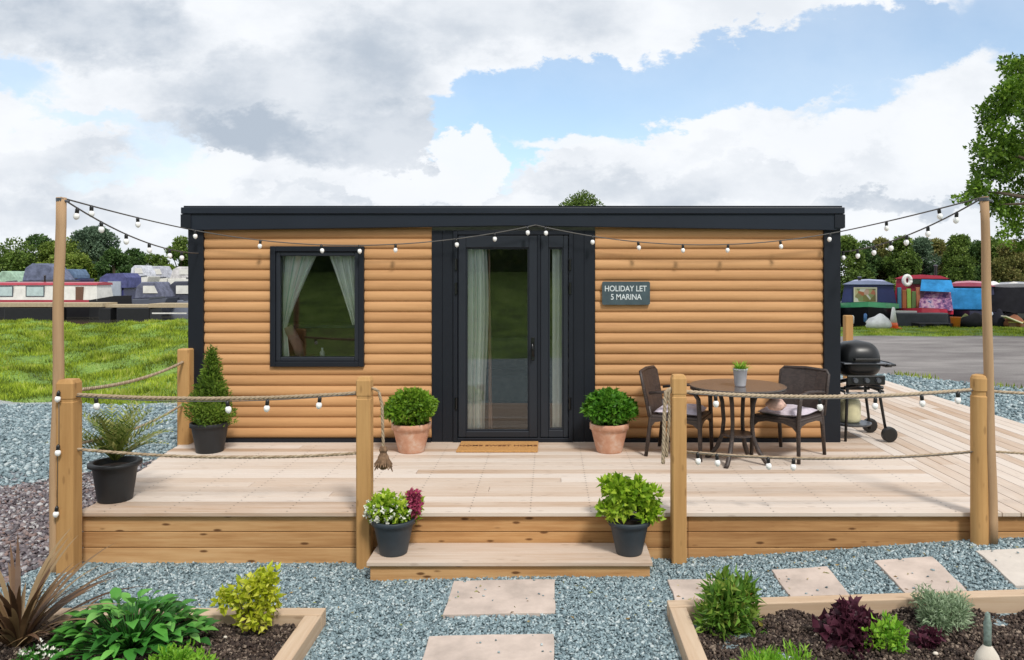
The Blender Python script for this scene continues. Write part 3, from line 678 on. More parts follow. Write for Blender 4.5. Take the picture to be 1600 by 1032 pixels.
clad(-3.63, -1.245, (wx0+.05, wx1-.05, wz0+.05, wz1-.05)).build('cladding', M['clad'], cb)
clad(.47, 2.86).build('cladding', M['clad'], cb)
# inner shell
m = MB(); T_ = .02
for (a, b, c, d) in [(-3.70, wx0+.05, 0, 2.3), (wx1-.05, -1.02, 0, 2.3), (.24, 2.95, 0, 2.3), (wx0+.05, wx1-.05, 0, wz0+.05), (wx0+.05, wx1-.05, wz1-.05, 2.3), (-1.02, .24, 2.19, 2.3)]:
    m.box(a, b, CY+.004, CY+.09, c, d)
m.box(-3.70, 2.95, 11.18, 11.28, 0, 2.3); m.box(-3.76, -3.701, CY+.1, 11.28, 0, 2.3); m.box(2.951, 3.0, CY+.1, 11.28, 0, 2.3); m.box(-3.70, 2.95, CY+.091, 11.179, 2.25, 2.29)
m.box(-1.34, -1.26, CY+.4, 11.179, .02, 2.249)
m.build('inner_wall', M['int_wall'], cb)
MB().box(-3.70, 2.95, CY+.05, 11.179, -.06, .02).build('floor', M['int_floor'], cb)
MB().box(-3.79, -3.632, CY-.05, CY+.10, -.02, 2.25).build('corner_trim', M['anth'], cb, bevel=.004)
MB().box(2.862, 3.035, CY-.05, CY+.10, -.02, 2.25).build('corner_trim', M['anth'], cb, bevel=.004)
for a_, b_ in ((-3.631, -1.25), (.475, 2.861)): MB().box(a_, b_, CY-.055, CY, -.02, .034).build('base_trim', M['anth'], cb)
m = MB(); m.box(-3.785, -3.762, CY+.101, 11.3, -.02, 2.25).box(3.001, 3.03, CY+.101, 11.3, -.02, 2.25).box(-3.785, 3.03, 11.281, 11.3, -.02, 2.25).build('side_cladding', M['anth'], cb)
# fascia with slightly pitched lower edge and stepped profile
m = MB(); x0, x1 = -3.835, 3.055; xm = (x0+x1)/2
m.prism([(x0, 2.235), (x0+.10, 2.215), (xm, 2.262), (x1-.10, 2.215), (x1, 2.235), (x1, 2.385), (x0, 2.385)], 7.985, 8.075, 'y')
m.box(x0, x1, 7.965, 11.36, 2.386, 2.452); m.box(x0, x0+.05, 8.076, 11.36, 2.24, 2.385); m.box(x1-.05, x1, 8.076, 11.36, 2.24, 2.385); m.box(x0+.051, x1-.051, 11.3, 11.36, 2.24, 2.385)
rf = m.build('roof_fascia', M['anth3'], cb, bevel=.006)
MB().box(x0+.02, x1-.02, 7.99, 11.34, 2.453, 2.47).build('roof_sheet', M['anth'], cb)
for a_, b_ in ((x0-.006, x0+.10), (x1-.1, x1+.006)): MB().box(a_, b_, 7.975, 7.984, 2.24, 2.38).build('fascia_corner', M['anth'], cb)
# window
def frame_ring(m, x0, x1, z0, z1, w, y0, y1):
    m.box(x0, x0+w, y0, y1, z0, z1); m.box(x1-w, x1, y0, y1, z0, z1)
    m.box(x0+w, x1-w, y0, y1, z0, z0+w); m.box(x0+w, x1-w, y0, y1, z1-w, z1); return m
win = frame_ring(MB(), wx0, wx1, wz0, wz1, .055, CY-.062, CY+.06).build('window', M['anth'], cb, bevel=.006)
frame_ring(MB(), wx0+.056, wx1-.056, wz0+.056, wz1-.056, .045, CY-.045, CY+.05).build('sash', M['anth2'], win, bevel=.008)
MB().box(wx0+.10, wx1-.10, CY-.012, CY+.004, wz0+.10, wz1-.10).build('pane', M['glass'], win)
def curtain_mesh(edgeL, edgeR, y, z1, z0, folds, n=40, rows=16, amp=.022, stripes=9):
    """edgeL/edgeR: functions of s (0 top .. 1 bottom) giving x"""
    vs = []; fs = []; rr = []
    for j in range(rows+1):
        s = j/rows; z = z1+(z0-z1)*s
        for i in range(n+1):
            t = i/n; xx = edgeL(s)+(edgeR(s)-edgeL(s))*t
            vs.append((xx, y+amp*math.sin(t*folds*2*math.pi+.3*math.sin(s*3)), z))
    for j in range(rows):
        for i in range(n):
            fs.append((j*(n+1)+i, j*(n+1)+i+1, (j+1)*(n+1)+i+1, (j+1)*(n+1)+i)); rr.append(((i+.5)/n*stripes) % 1)
    m = MB(); m.add(vs, fs, rr); return m
wl, wr = wx0+.07, wx1-.07
YC = CY+.085
curtain_mesh(lambda s: wl, lambda s: wl+.06+.34*(1-s)**1.15, YC, wz1-.04, 1.19, 5).build('curtain', M['curtain'], win, smooth=True)
curtain_mesh(lambda s: wl, lambda s: wl+.06+.03*s, YC, 1.19, wz0+.08, 1.5, 16, 6).build('curtain', M['curtain'], win, smooth=True)
curtain_mesh(lambda s: wr-.09-.26*(1-s)**1.1, lambda s: wr, YC, wz1-.04, 1.22, 4).build('curtain', M['curtain'], win, smooth=True)
curtain_mesh(lambda s: wr-.04, lambda s: wr, YC, 1.22, wz0+.08, 1, 10, 4).build('curtain', M['curtain'], win, smooth=True)
MB().tube([(wl+.06, YC+.02, 1.2), (wl+.16, YC+.05, 1.0), (wl+.19, YC+.05, .86)], [.05, .06, .05], 10).build('curtain_lining', M['curtlining'], win, smooth=True)
MB().box(wx0+.05, wx1-.05, CY+.095, CY+.35, wz0+.02, wz0+.075).build('window_sill', M['greymetal'], win)
# kitchen unit and sofa inside the lodge
k_ = thing('kitchen_unit', 'dark cabinet seen dimly through the bedroom window', 'cabinet', (-2.4, 9.3, .02)); MB().box(-3.2, -1.6, 9.1, 9.6, .02, 1.12).build('carcass', M['brownp'], k_); MB().box(-3.22, -1.58, 9.08, 9.62, 1.121, 1.16).build('worktop', M['greymetal'], k_)
s_ = thing('sofa', 'grey sofa seen dimly through the glass door', 'sofa', (-.4, 10.3, .02)); MB().box(-1.1, .3, 10.0, 10.75, .08, .45).build('seat', M['sofa'], s_, bevel=.04); MB().box(-1.1, .3, 10.55, 10.8, .45, .9).build('backrest', M['sofa'], s_, bevel=.05)
for sx in (-1.2, .31): MB().box(sx, sx+.10, 10.0, 10.8, .03, .62).build('armrest', M['sofa'], s_, bevel=.03)
o = MB().lathe([(.02, 0), (.028, .01), (.028, .05), (.012, .075), (.012, .1), (0, .1)], (-2.46, CY+.2, wz0+.075), 12).build('ornament', M['white'], None, smooth=True); tag(o, 'small pale bottle on the window sill left of centre', 'ornament')
o = MB().lathe([(.02, 0), (.03, .02), (.022, .05), (0, .07)], (-2.05, CY+.2, wz0+.075), 12).build('ornament', M['white'], None, smooth=True); tag(o, 'small pale ornament in the right corner of the window sill', 'ornament')
# door unit
dz1 = 2.215
for (a, b) in [(-1.243, -1.02), (.24, .468)]:
    m = MB(); xs = np.linspace(a, b, 3)
    for p, q in zip(xs[:-1], xs[1:]): m.box(p+.001, q-.003, CY-.035, CY, 0, dz1)
    m.box(a, b, CY+.0001, CY+.003, 0, dz1); m.build('door_surround', M['anth'], cb)
fr_ = frame_ring(MB(), -1.017, .237, 0.0, dz1, .045, CY-.055, CY+.085).build('door_frame', M['anth'], cb, bevel=.005)
def leaf(x0, x1, z0, z1, gx0, gx1, gz0, gz1, name):
    m = MB(); y0, y1 = CY-.045, CY+.02
    m.box(x0, gx0, y0, y1, z0, z1).box(gx1, x1, y0, y1, z0, z1).box(gx0, gx1, y0, y1, z0, gz0).box(gx0, gx1, y0, y1, gz1, z1)
    d = m.build(name, M['anth2'], cb, bevel=.008)
    b = frame_ring(MB(), gx0+.001, gx1-.001, gz0+.001, gz1-.001, .014, CY-.03, CY+.01).build('glazing_bead', M['anth2'], d, bevel=.004)
    MB().box(gx0+.012, gx1-.012, CY-.016, CY-.004, gz0+.012, gz1-.012).build('pane', M['gglass'], d)
    return d
D1 = leaf(-.965, -.135, .05, 2.165, -.885, -.225, .115, 2.035, 'door')
D2 = leaf(-.105, .185, .05, 2.165, -.02, .135, .13, 2.035, 'side_light')
MB().box(-.134, -.106, CY-.052, CY+.06, .046, 2.168).build('mullion', M['anth'], cb)
m = MB(); m.box(-.20, -.165, CY-.057, CY-.046, .86, 1.10); m.build('handle_plate', M['bronze'], D1, bevel=.004)
MB().tube([(-.182, CY-.056, 1.03), (-.182, CY-.10, 1.03), (-.19, CY-.105, 1.03), (-.30, CY-.10, 1.03)][:3]+[(-.175, CY-.105, .90)], .011, 8).build('handle', M['bronze'], D1, smooth=True)
for zz in (.35, 1.55, 1.80): 
    MB().tube([(-.985, CY-.062, zz), (-.985, CY-.062, zz+.12)], .014, 8).build('hinge', M['bronze'], D1)
    MB().tube([(.205, CY-.062, zz), (.205, CY-.062, zz+.12)], .014, 8).build('hinge', M['bronze'], D2)
curtain_mesh(lambda s: -.93, lambda s: -.68+.02*math.sin(s*5), CY+.07, 2.08, .04, 3.2, 40, 10, .03, 6).build('curtain', M['curtain'], D1, smooth=True)
curtain_mesh(lambda s: -.66, lambda s: -.645+.03*s, CY+.10, 2.08, .04, 1, 6, 8, .02, 1).build('curtain_lining', M['curtlining'], D1, smooth=True)
curtain_mesh(lambda s: .02, lambda s: .20, CY+.065, 2.06, .04, 2, 24, 10, .02, 4).build('curtain', M['curtain'], D2, smooth=True)

# sign with lettering
def text(body, loc, size, mat, parent, name='lettering', rot=(R(90), 0, 0), ext=.0015, wx=1.):
    c = bpy.data.curves.new(name, 'FONT'); c.body = body; c.size = size; c.align_x = 'CENTER'; c.align_y = 'CENTER'; c.extrude = ext
    c.offset = size*.012
    o = bpy.data.objects.new(name, c); COL.objects.link(o)
    dg = bpy.context.evaluated_depsgraph_get(); me = bpy.data.meshes.new_from_object(o.evaluated_get(dg)); bpy.data.objects.remove(o)
    q = link_mesh(name, me, mat, parent); q.rotation_euler = rot; q.scale = (wx, 1, 1); q.location = Vector(loc)-wloc(parent); return q
sg = thing('house_sign', 'rectangular slate grey name sign with two lines of white capitals', 'sign', (.79, CY-.045, 1.56))
m = MB(); cx, cz, hw, hh, cr = .79, 1.56, .25, .122, .018
pl = [(cx+sx*(hw-cr)+cr*math.cos(R(a)), cz+sz*(hh-cr)+cr*math.sin(R(a))) for sx, sz, a0 in ((1, 1, 0), (-1, 1, 90), (-1, -1, 180), (1, -1, 270)) for a in range(a0, a0+91, 30)]
m.prism(pl, CY-.062, CY-.043, 'y').build('plate', M['slate'], sg)
text('HOLIDAY LET', (cx-.005, CY-.0635, cz+.045), .083, M['letter'], sg, wx=.86)
text('5 MARINA', (cx, CY-.0635, cz-.042), .083, M['letter'], sg, wx=.86)
# door mat
dm = thing('doormat', 'tan coir doormat with brown lettering in front of the glass door', 'doormat', (-.54, 7.83, 0))
MB().box(-.93, -.125, 7.56, 8.0, .001, .02).build('coir_pile', M['mat'], dm, bevel=.006)
text('HOME SWEET HOME', (-.53, 7.78, .0215), .085, M['mattext'], dm, rot=(0, 0, 0))

# ------------------------------------------------------------------ pots
def pot(name, label, cat_, x, y, z, rt, rb, h, mat, group=None, rim=.025, rimh=.04):
    t = thing(name, label, cat_, (x, y, z), group=group)
    MB().lathe([(rb, 0), (rb+.004, .01), (rt-.006, h-rimh-.005), (rt-.004, h-rimh), (rt+rim*.5, h-rimh+.003), (rt+rim*.5, h-.004), (rt+rim*.4, h), (rt-.012, h), (rt-.02, h-.02), (rt-.03, h-.06)], (x, y, z), 36).build('pot', mat, t, smooth=True)
    MB().lathe([(rt-.014, h-.045), (rt*.5, h-.03), (0, h-.025)], (x, y, z), 24).build('soil', M['soil'], t)
    return t
for o in []: pass
GL = leafmat('box_leaf', [(.055, .13, .012), (.12, .25, .02), (.20, .36, .03), (.32, .46, .05)], .4)
GL2 = leafmat('box_leaf_bright', [(.03, .12, .012), (.07, .22, .02), (.13, .33, .03), (.20, .42, .05)], .4)
CON = leafmat('conifer_leaf', [(.04, .09, .012), (.09, .17, .018), (.17, .28, .03), (.28, .38, .06)], .6)
PALM = leafmat('palm_leaf', [(.06, .10, .02), (.14, .21, .04), (.26, .31, .07), (.42, .42, .15)], .5)
LIME = leafmat('lime_leaf', [(.12, .26, .015), (.26, .44, .025), (.42, .58, .05), (.58, .66, .10)], .45)
YEL = leafmat('golden_leaf', [(.18, .28, .015), (.40, .48, .025), (.62, .66, .05), (.78, .76, .16)], .45)
HOST = leafmat('broad_leaf', [(.02, .10, .015), (.05, .21, .03), (.10, .33, .05), (.20, .46, .10)], .4, .25)
PHOT = leafmat('photinia_leaf', [(.05, .12, .02), (.10, .22, .03), (.16, .32, .04), (.30, .42, .08), (.42, .16, .05)], .35)
PURP = leafmat('purple_leaf', [(.03, .010, .018), (.07, .02, .035), (.12, .035, .06), (.20, .06, .10)], .4)
SILV = leafmat('silver_leaf', [(.16, .25, .14), (.27, .38, .22), (.38, .49, .31), (.50, .60, .44)], .7)
BRONZ = leafmat('bronze_leaf', [(.06, .035, .022), (.14, .075, .04), (.22, .14, .07), (.34, .25, .14)], .5, .2)
FRESH = leafmat('fresh_leaf', [(.10, .28, .015), (.18, .42, .03), (.30, .55, .05), (.42, .64, .08)], .5)
WHITEF = plain('white_petal', (.82, .82, .74), .7); PINKF = plain('pink_petal', (.34, .04, .10), .7, var=.3)
def twigs(m, x, y, z, n, r, h, rad=.004):
    for k in range(n):
        a = random.random()*6.28; q = random.random(); m.tube([(x, y, z), (x+math.cos(a)*r*q*.5, y+math.sin(a)*r*q*.5, z+h*.5), (x+math.cos(a)*r*q, y+math.sin(a)*r*q, z+h)], [rad, rad*.7, rad*.4], 5)
    return m
def shrub_in(t, x, y, z, r, rz, mat, n, ln, wd, shell=.6, name='foliage'):
    twigs(MB(), x, y, z-rz*.9, 14, r*.8, rz*1.4).build('stem', M['bark'], t)
    lb = [(x, y, z, r*.82, r*.82, rz*.85)]
    for k in range(22):
        d = unit(RNG.normal(size=3)); d[2] = abs(d[2])*.9-.25; lb.append((x+d[0]*r*.74, y+d[1]*r*.74, z+d[2]*rz*.78, r*.3, r*.3, rz*.3))
    return foliage(name, mat, lb, n, ln, wd, t, shell)
for (u, yy, lab, mt) in [(643, 7.62, 'terracotta pot with clipped ball shrub left of the door', GL), (952, 7.62, 'terracotta pot with clipped ball shrub right of the door beside the table', GL2)]:
    x = (u-860)/F*yy
    t = pot('terracotta_pot', lab, 'potted plant', x, yy, .001, .185, .125, .285, M['terra'], 'terracotta pots with ball shrubs by the door', .02, .06)
    shrub_in(t, x, yy, .435, .255, .20, mt, 5200, .052, .03)
# conifer pot
x, yy = (328-860)/F*7.62, 7.62
t = pot('black_pot', 'black pot with small cone shaped conifer at the left cabin corner', 'potted plant', x, yy, .001, .175, .125, .29, M['potblack'])
lb = []
for k in range(60):
    f = k/60; zz = .32+f*.68; rr = .225*(1-f)**1.1*(1+.4*math.sin(k*2.)*math.cos(k*.7)); a = k*2.4
    lb.append((x+math.cos(a)*rr*.62+(.02 if f > .5 else 0), yy+math.sin(a)*rr*.62, zz, .03+rr*.40, .03+rr*.40, .06))
foliage('foliage', CON, lb, 7000, .045, .013, t, .9, up=.8); twigs(MB(), x, yy, .25, 6, .1, .6).build('stem', M['bark'], t)
# palm-like pot on the left front of the deck
x, yy = (180-860)/F*5.98, 5.98
t = pot('black_pot', 'wide black pot with spiky palm like plant at the front left of the deck', 'potted plant', x, yy, .001, .165, .12, .30, M['potblack'], rim=.05, rimh=.03)
def strap_leaves(m, x, y, z, n, L0, L1, wd, lean0, lean1, droop, seg=6, arc=None):
    for k in range(n):
        a = random.random()*6.283 if arc is None else random.uniform(*arc); le = random.uniform(lean0, lean1); L_ = random.uniform(L0, L1)
        d = Vector((math.cos(a), math.sin(a), 0)); sd = Vector((-math.sin(a), math.cos(a), 0)); vs = []; p = Vector((x, y, z))+d*.02; an = R(90)-le
        for i in range(seg+1):
            f = i/seg; w_ = wd*(math.sin(min(1, f*1.6+.25)*math.pi/2) if f < .5 else 1-((f-.5)*2)**1.5)*.5+.0008
            vs += [p-sd*w_, p+sd*w_+Vector((0, 0, .2*w_))]
            p = p+(d*math.cos(an)+Vector((0, 0, 1))*math.sin(an))*(L_/seg); an -= droop*(.5+random.random())/seg
        m.add(vs, [(2*i, 2*i+1, 2*i+3, 2*i+2) for i in range(seg)], random.random())
    return m
strap_leaves(MB(), x, yy, .31, 40, .3, .5, .022, .3, 1.1, .5).build('foliage', PALM, t)
m = MB()
for k in range(36):       # fronds: midrib with short leaflets
    a = k*2.4; le = random.uniform(.1, .95); L_ = random.uniform(.42, .60); an = R(90)-le; p = Vector((x, yy, .33)); d = Vector((math.cos(a), math.sin(a), 0)); sd = Vector((-d.y, d.x, 0))
    for i in range(14):
        dr = d*math.cos(an)+Vector((0, 0, 1))*math.sin(an)
        for s in (-1, 1):
            l = .12*math.sin((i+2)/16*math.pi); q = p+(sd*s*.75+dr*.65+Vector((0, 0, .25))).normalized()*l
            m.add([p, p+dr*.022, q], [(0, 1, 2)], random.random())
        m.add([p-sd*.002, p+sd*.002, p+dr*L_/14+sd*.002, p+dr*L_/14-sd*.002], [(0, 1, 2, 3)], .9)
        p = p+dr*L_/14; an -= .06
m.build('fronds', PALM, t)
# two pots on the step
x, yy = (615-860)/F*5.48, 5.48
t = pot('grey_pot', 'dark grey pot of white and pink flowers on the left end of the step', 'potted plant', x, yy, -.231, .145, .095, .245, M['potblue'], rim=.02, rimh=.035)
lb = [(x+random.uniform(-.12, .12), yy+random.uniform(-.1, .1), .07+random.uniform(-.03, .07), .07, .07, .06) for _ in range(14)]
foliage('foliage', LIME, lb, 1500, .05, .026, t, .8, up=.3)
P, D, _ = lobe_points([(x-.03, yy-.02, .08, .17, .14, .09)], 110, .15, .8); D[:, 2] += .6
V, Fc, rn = leaves_np(np.repeat(P, 5, 0), np.repeat(D, 5, 0)*.4+RNG.normal(size=(550, 3)), .022, .018); np_mesh('white_flowers', V, Fc, rn, WHITEF, t)
lb = [(x+.15+random.uniform(-.02, .04), yy-.02, .10+random.uniform(-.04, .09), .035, .03, .035) for _ in range(7)]
foliage('pink_flowers', PINKF, lb, 300, .035, .025, t, .8)
x, yy = (983-860)/F*5.48, 5.48
t = pot('grey_pot', 'dark grey pot of lime green leaves on the right end of the step', 'potted plant', x, yy, -.231, .14, .09, .24, M['potblue'], rim=.02, rimh=.035)
lb = [(x+random.uniform(-.17, .17), yy+random.uniform(-.1, .1), .10+random.uniform(-.05, .16), .055, .055, .05) for _ in range(22)]
foliage('foliage', LIME, lb, 1500, .058, .034, t, .8, up=.2); twigs(MB(), x, yy, .0, 16, .2, .22).build('stem', M['bark'], t)

# ------------------------------------------------------------------ table, chairs
tx, ty = 1.755, 7.20
tb = thing('bistro_table', 'round brown rattan garden table between the two chairs', 'table', (tx, ty, 0))
MB().lathe([(0, .700), (.42, .700), (.445, .704), (.445, .716), (.435, .72), (0, .72)], (tx, ty, 0), 48).build('tabletop', M['tabletop'], tb, smooth=False)
MB().lathe([(.38, .67), (.44, .678), (.44, .698), (.38, .699)], (tx, ty, 0), 40).build('rim', M['rattan'], tb)
for a in (45, 135, 225, 315):
    c, s = math.cos(R(a+12)), math.sin(R(a+12))
    pts = [(tx+c*r, ty+s*r, z) for r, z in ((.19, .69), (.15, .55), (.135, .38), (.15, .24), (.20, .12), (.27, .03), (.31, .003))]
    MB().tube(pts, [.022, .02, .019, .02, .022, .022, .02], 8).build('leg', M['rattan'], tb, smooth=True)
MB().lathe([(0, .25), (.15, .25), (.15, .27), (0, .27)], (tx, ty, 0), 20).build('shelf', M['rattan'], tb)
tp = thing('table_plant', 'small pale grey pot of green grass on the round table', 'potted plant', (tx+.0, ty-.1, .72))
MB().lathe([(.046, 0), (.05, .01), (.064, .145), (.068, .15), (.068, .165), (.056, .165), (.05, .13), (0, .13)], (tx, ty-.1, .721), 24).build('pot', plain('pot_pale_grey', (.50, .50, .55), .5), tp, smooth=True)
m = MB(); strap_leaves(m, tx, ty-.1, .86, 150, .06, .12, .008, .1, 1.2, .8, 3); m.build('foliage', FRESH, tp)
def chair(loc, rz, label):       # faces local -Y
    t = thing('rattan_chair', label, 'chair', loc, rz, 'brown rattan armchairs at the garden table'); t.scale = (.9, .92, .97)
    W = False
    b = lambda m, n, mt='rattan', **k: m.build(n, M[mt], t, world=False, **k)
    b(MB().box(-.26, .26, -.27, .25, .37, .415), 'seat', bevel=.012)
    for sx in (-1, 1):
        b(MB().tube([(sx*.275, -.28, 0), (sx*.265, -.27, .38), (sx*.28, -.26, .60), (sx*.28, -.22, .655)], [.02, .024, .024, .022], 8), 'leg', smooth=True)
        b(MB().tube([(sx*.26, .30, 0), (sx*.255, .25, .38), (sx*.26, .27, .5)], [.02, .024, .022], 8), 'leg', smooth=True)
        b(MB().tube([(sx*.28, -.25, .645), (sx*.285, -.12, .668), (sx*.28, .08, .655), (sx*.265, .26, .63)], .026, 8, flat=.6), 'armrest', smooth=True)
        ap = [(-.26, .39), (-.26, .30), (-.2, .345), (-.1, .365), (.1, .365), (.2, .345), (.24, .30), (.24, .39)]
        b(MB().prism(ap, sx*.262-.008, sx*.262+.008, 'x'), 'apron')
    b(MB().prism([(-.255, .39), (-.255, .29), (-.2, .34), (-.1, .365), (.1, .365), (.2, .34), (.255, .29), (.255, .39)], -.285, -.268, 'y'), 'apron')
    vs = []; fs = []; rows_ = 8
    for k in range(rows_+1):
        f = k/rows_; z = .37+f*.45; y0 = .24+.10*f**1.2; hw = .255+.015*f
        for (dx, dy) in ((-1, 0), (-.5, .025), (0, .035), (.5, .025), (1, 0)): vs.append((dx*hw, y0+dy, z+(.012*(1-dx*dx) if k == rows_ else 0)))
    for k in range(rows_):
        for i in range(4): fs.append((k*5+i, k*5+i+1, k*5+i+6, k*5+i+5))
    mm = MB(); mm.add(vs, fs); o = b(mm, 'backrest'); so = o.modifiers.new('thick', 'SOLIDIFY'); so.thickness = .03; so.offset = 1
    b(MB().tube([(-.275, .26, .40), (-.285, .345, .80), (-.25, .365, .835), (0, .38, .845), (.25, .365, .835), (.285, .345, .80), (.275, .26, .40)], .017, 8), 'back_frame', smooth=True)
    m = MB(); g = 10; vs = []
    for side in (1, -1):
        for i in range(g+1):
            for j in range(g+1):
                a, c_ = i/g*2-1, j/g*2-1; e = (1-abs(a)**4)*(1-abs(c_)**4); vs.append((a*.235*(1-.03*abs(c_)), c_*.235-.01, .445+side*.042*e**.5+.006*math.sin(a*5+c_*3)))
    n0 = (g+1)**2; fs = [(q*n0+i*(g+1)+j, q*n0+(i+1)*(g+1)+j, q*n0+(i+1)*(g+1)+j+1, q*n0+i*(g+1)+j+1) for q in (0, 1) for i in range(g) for j in range(g)]
    m.add(vs, fs, .5); b(m, 'cushion', 'cushion', smooth=True)
    return t
chair((1.27, 7.52, .001), R(66), 'brown rattan armchair left of the table, half behind the rope post')
chair((2.31, 7.46, .001), R(-46), 'brown rattan armchair right of the table with lilac cushion, beside the dark cabin corner')
o = MB().lathe([(0, -.05), (.06, -.045), (.10, 0), (.06, .05), (0, .055)], (2.12, 7.22, .53), 16).build('small_cushion', plain('peach_cushion', (.62, .42, .36), .9, var=.3, scale=25), None, smooth=True); tag(o, 'small peach scatter cushion on the right chair by the table', 'cushion')

# ------------------------------------------------------------------ barbecue
bx, by = 3.30, 8.28
bq = thing('barbecue', 'black lidded barbecue on a wheeled stand at the right cabin corner', 'barbecue', (bx, by, 0))
def half(m, z0, hgt, rx, ry, sgn, seg=10, n=32, p=2.6):
    vs = []; 
    for i in range(seg+1):
        f = i/seg; k = (1-f**p)**(1/p) if f < 1 else 0.02
        for j in range(n):
            a = 2*math.pi*j/n; ca, sa = math.cos(a), math.sin(a); e = (abs(ca)**3+abs(sa)**3)**(-1/3)
            vs.append((bx+ca*e*rx*k, by+sa*e*ry*k, z0+sgn*hgt*f))
    fs = [(i*n+j, i*n+(j+1) % n, (i+1)*n+(j+1) % n, (i+1)*n+j) for i in range(seg) for j in range(n)]+[tuple(range(n)), tuple(range(seg*n, seg*n+n))]
    m.add(vs, fs); return m
half(MB(), .825, .225, .215, .23, 1).build('lid', M['blackmetal'], bq, smooth=True)
MB().box(bx-.13, bx+.13, by-.30, by-.275, .855, .88).box(bx-.12, bx-.10, by-.275, by-.22, .855, .878).box(bx+.10, bx+.12, by-.275, by-.22, .855, .878).build('lid_handle', M['black'], bq, bevel=.006)
half(MB(), .815, .17, .22, .235, -1).build('firebox', M['blackmetal'], bq, smooth=True)
MB().box(bx-.228, bx+.228, by-.25, by+.24, .812, .828).build('rim', M['greymetal'], bq, bevel=.006)
MB().prism([(bx+.23, by-.20), (bx+.30, by-.19), (bx+.335, by-.1), (bx+.335, by+.1), (bx+.30, by+.19), (bx+.23, by+.20)], .775, .805, 'z').build('side_shelf', M['greymetal'], bq, bevel=.008)
MB().tube([(bx+.23, by-.22, .80), (bx+.33, by-.19, .80), (bx+.355, by, .80), (bx+.33, by+.19, .80), (bx+.23, by+.22, .80)], .013, 8).build('shelf_rail', M['blackmetal'], bq, smooth=True)
MB().prism([(bx-.23, by-.20), (bx-.23, by+.20), (bx-.26, by+.15), (bx-.26, by-.15)], .775, .805, 'z').build('side_shelf', M['greymetal'], bq)
MB().box(bx-.20, bx+.20, by-.26, by-.24, .60, .70).build('control_panel', M['blackmetal'], bq, bevel=.01)
for kx in (-.12, 0, .12): MB().tube([(bx+kx, by-.26, .65), (bx+kx, by-.295, .65)], [.028, .024], 12).build('knob', M['greymetal'], bq)
for sx in (-1, 1):
    for sy in (-1, 1):
        foot = .235 if sx > 0 else .20
        zb = .05 if sx > 0 else 0
        MB().tube([(bx+sx*.16, by+sy*.17, .66), (bx+sx*.175, by+sy*.19, .45), (bx+sx*foot, by+sy*.21, zb)], [.017, .017, .015], 8).build('leg', M['blackmetal'], bq, smooth=True)
    MB().tube([(bx+sx*.205, by-.185, .52), (bx+sx*.205, by+.185, .52)], .015, 6).build('brace', M['blackmetal'], bq)
for sy in (-1, 1):
    MB().tube([(bx-.20, by+sy*.185, .50), (bx+.215, by+sy*.185, .50)], .018, 6).build('brace', M['blackmetal'], bq)
    MB().tube([(bx-.20, by+sy*.185, .56), (bx+.0, by+sy*.185, .60), (bx+.205, by+sy*.185, .56)], .022, 6).build('brace', M['blackmetal'], bq)
    wm = MB(); 
    pts = [(bx+.245, by+sy*.245+d, .082) for d in (-.025, -.018, .018, .025)]; wm.tube(pts, [.06, .08, .08, .06], 20); wm.build('wheel', M['black'], bq)
MB().lathe([(0, .14), (.17, .14), (.185, .155), (.185, .165), (0, .16)], (bx-.05, by, 0), 24, sx=1.1).build('lower_shelf', M['greymetal'], bq)
gb = thing('gas_bottle', 'pale yellow gas bottle on the shelf under the barbecue', 'gas bottle', (bx-.07, by+.02, .165))
MB().lathe([(.10, 0), (.115, .02), (.118, .05), (.118, .20), (.10, .245), (.05, .265), (.02, .27), (.02, .30), (0, .30)], (bx-.07, by+.02, .166), 24).build('cylinder', plain('gas_yellow', (.60, .56, .36), .45), gb, smooth=True)

# ------------------------------------------------------------------ string lights
def bulbs_on(t, pts_list, s=1., tilt=None):
    for p in pts_list:
        a = random.uniform(-.15, .15); d = Vector((math.sin(a), 0, -math.cos(a)))
        q = MB().tube([p+Vector((0, 0, .006)), p+d*.012*s, p+d*.048*s, p+d*.052*s], [.008*s, .019*s, .019*s, .015*s], 10).build('socket', M['black'], t, smooth=True)
        c = p+d*.052*s; pr = [(0, .016), (.012, .027), (.03, .030), (.05, .025), (.064, .012), (.068, .002)]
        MB().tube([c+d*(z*s) for z, r in pr], [r*s for z, r in pr], 12).build('bulb', M['bulb'], q, smooth=True)
def at_u(pts, u):
    for a, b in zip(pts[:-1], pts[1:]):
        ua, ub = 860+F*a.x/a.y, 860+F*b.x/b.y
        if (ua-u)*(ub-u) <= 0 and ua != ub: return a.lerp(b, (u-ua)/(ub-ua))
    return None
def slight(label, segs, r=.006):
    t = thing('string_lights', label, 'string lights', tuple(segs[0][0][0]), group='white bulb string lights around the deck')
    m = MB()
    for pts, us in segs: m.tube(pts, r, 6)
    m.build('cable', M['cable'], t, smooth=True)
    for pts, us in segs:
        bulbs_on(t, [p for p in (at_u(pts, u) for u in us) if p is not None], .74)
CL = PX(293, 358, 7.93); CC = PX(837, 352, 7.93); CR = PX(1314, 362, 7.93)
slight('long string of white bulbs swagged across the cabin front between both poles',
       [(cat(PL, CL, .01), [143, 215]), (cat(CL, CC, .19), [305, 407, 502, 561, 618, 713, 773, 824]),
        (cat(CC, CR, .17), [852, 926, 997, 1067, 1138, 1219, 1297]), (cat(CR, PR, .01), [1385, 1467])])
slight('string of white bulbs sagging from the left pole to the cabin side wall', [(cat(PL, Vector((-3.79, 9.6, 2.14)), .24), [121, 158, 197, 233, 265, 284])])
slight('string of white bulbs sagging from the right pole to the cabin side wall', [(cat(Vector((3.04, 9.9, 2.13)), PR, .22), [1317, 1340, 1365, 1391, 1417, 1450, 1495])])
a, b = PZ(P1, 619, .06, -.02), PZ(P2, 615, -.04, -.02)
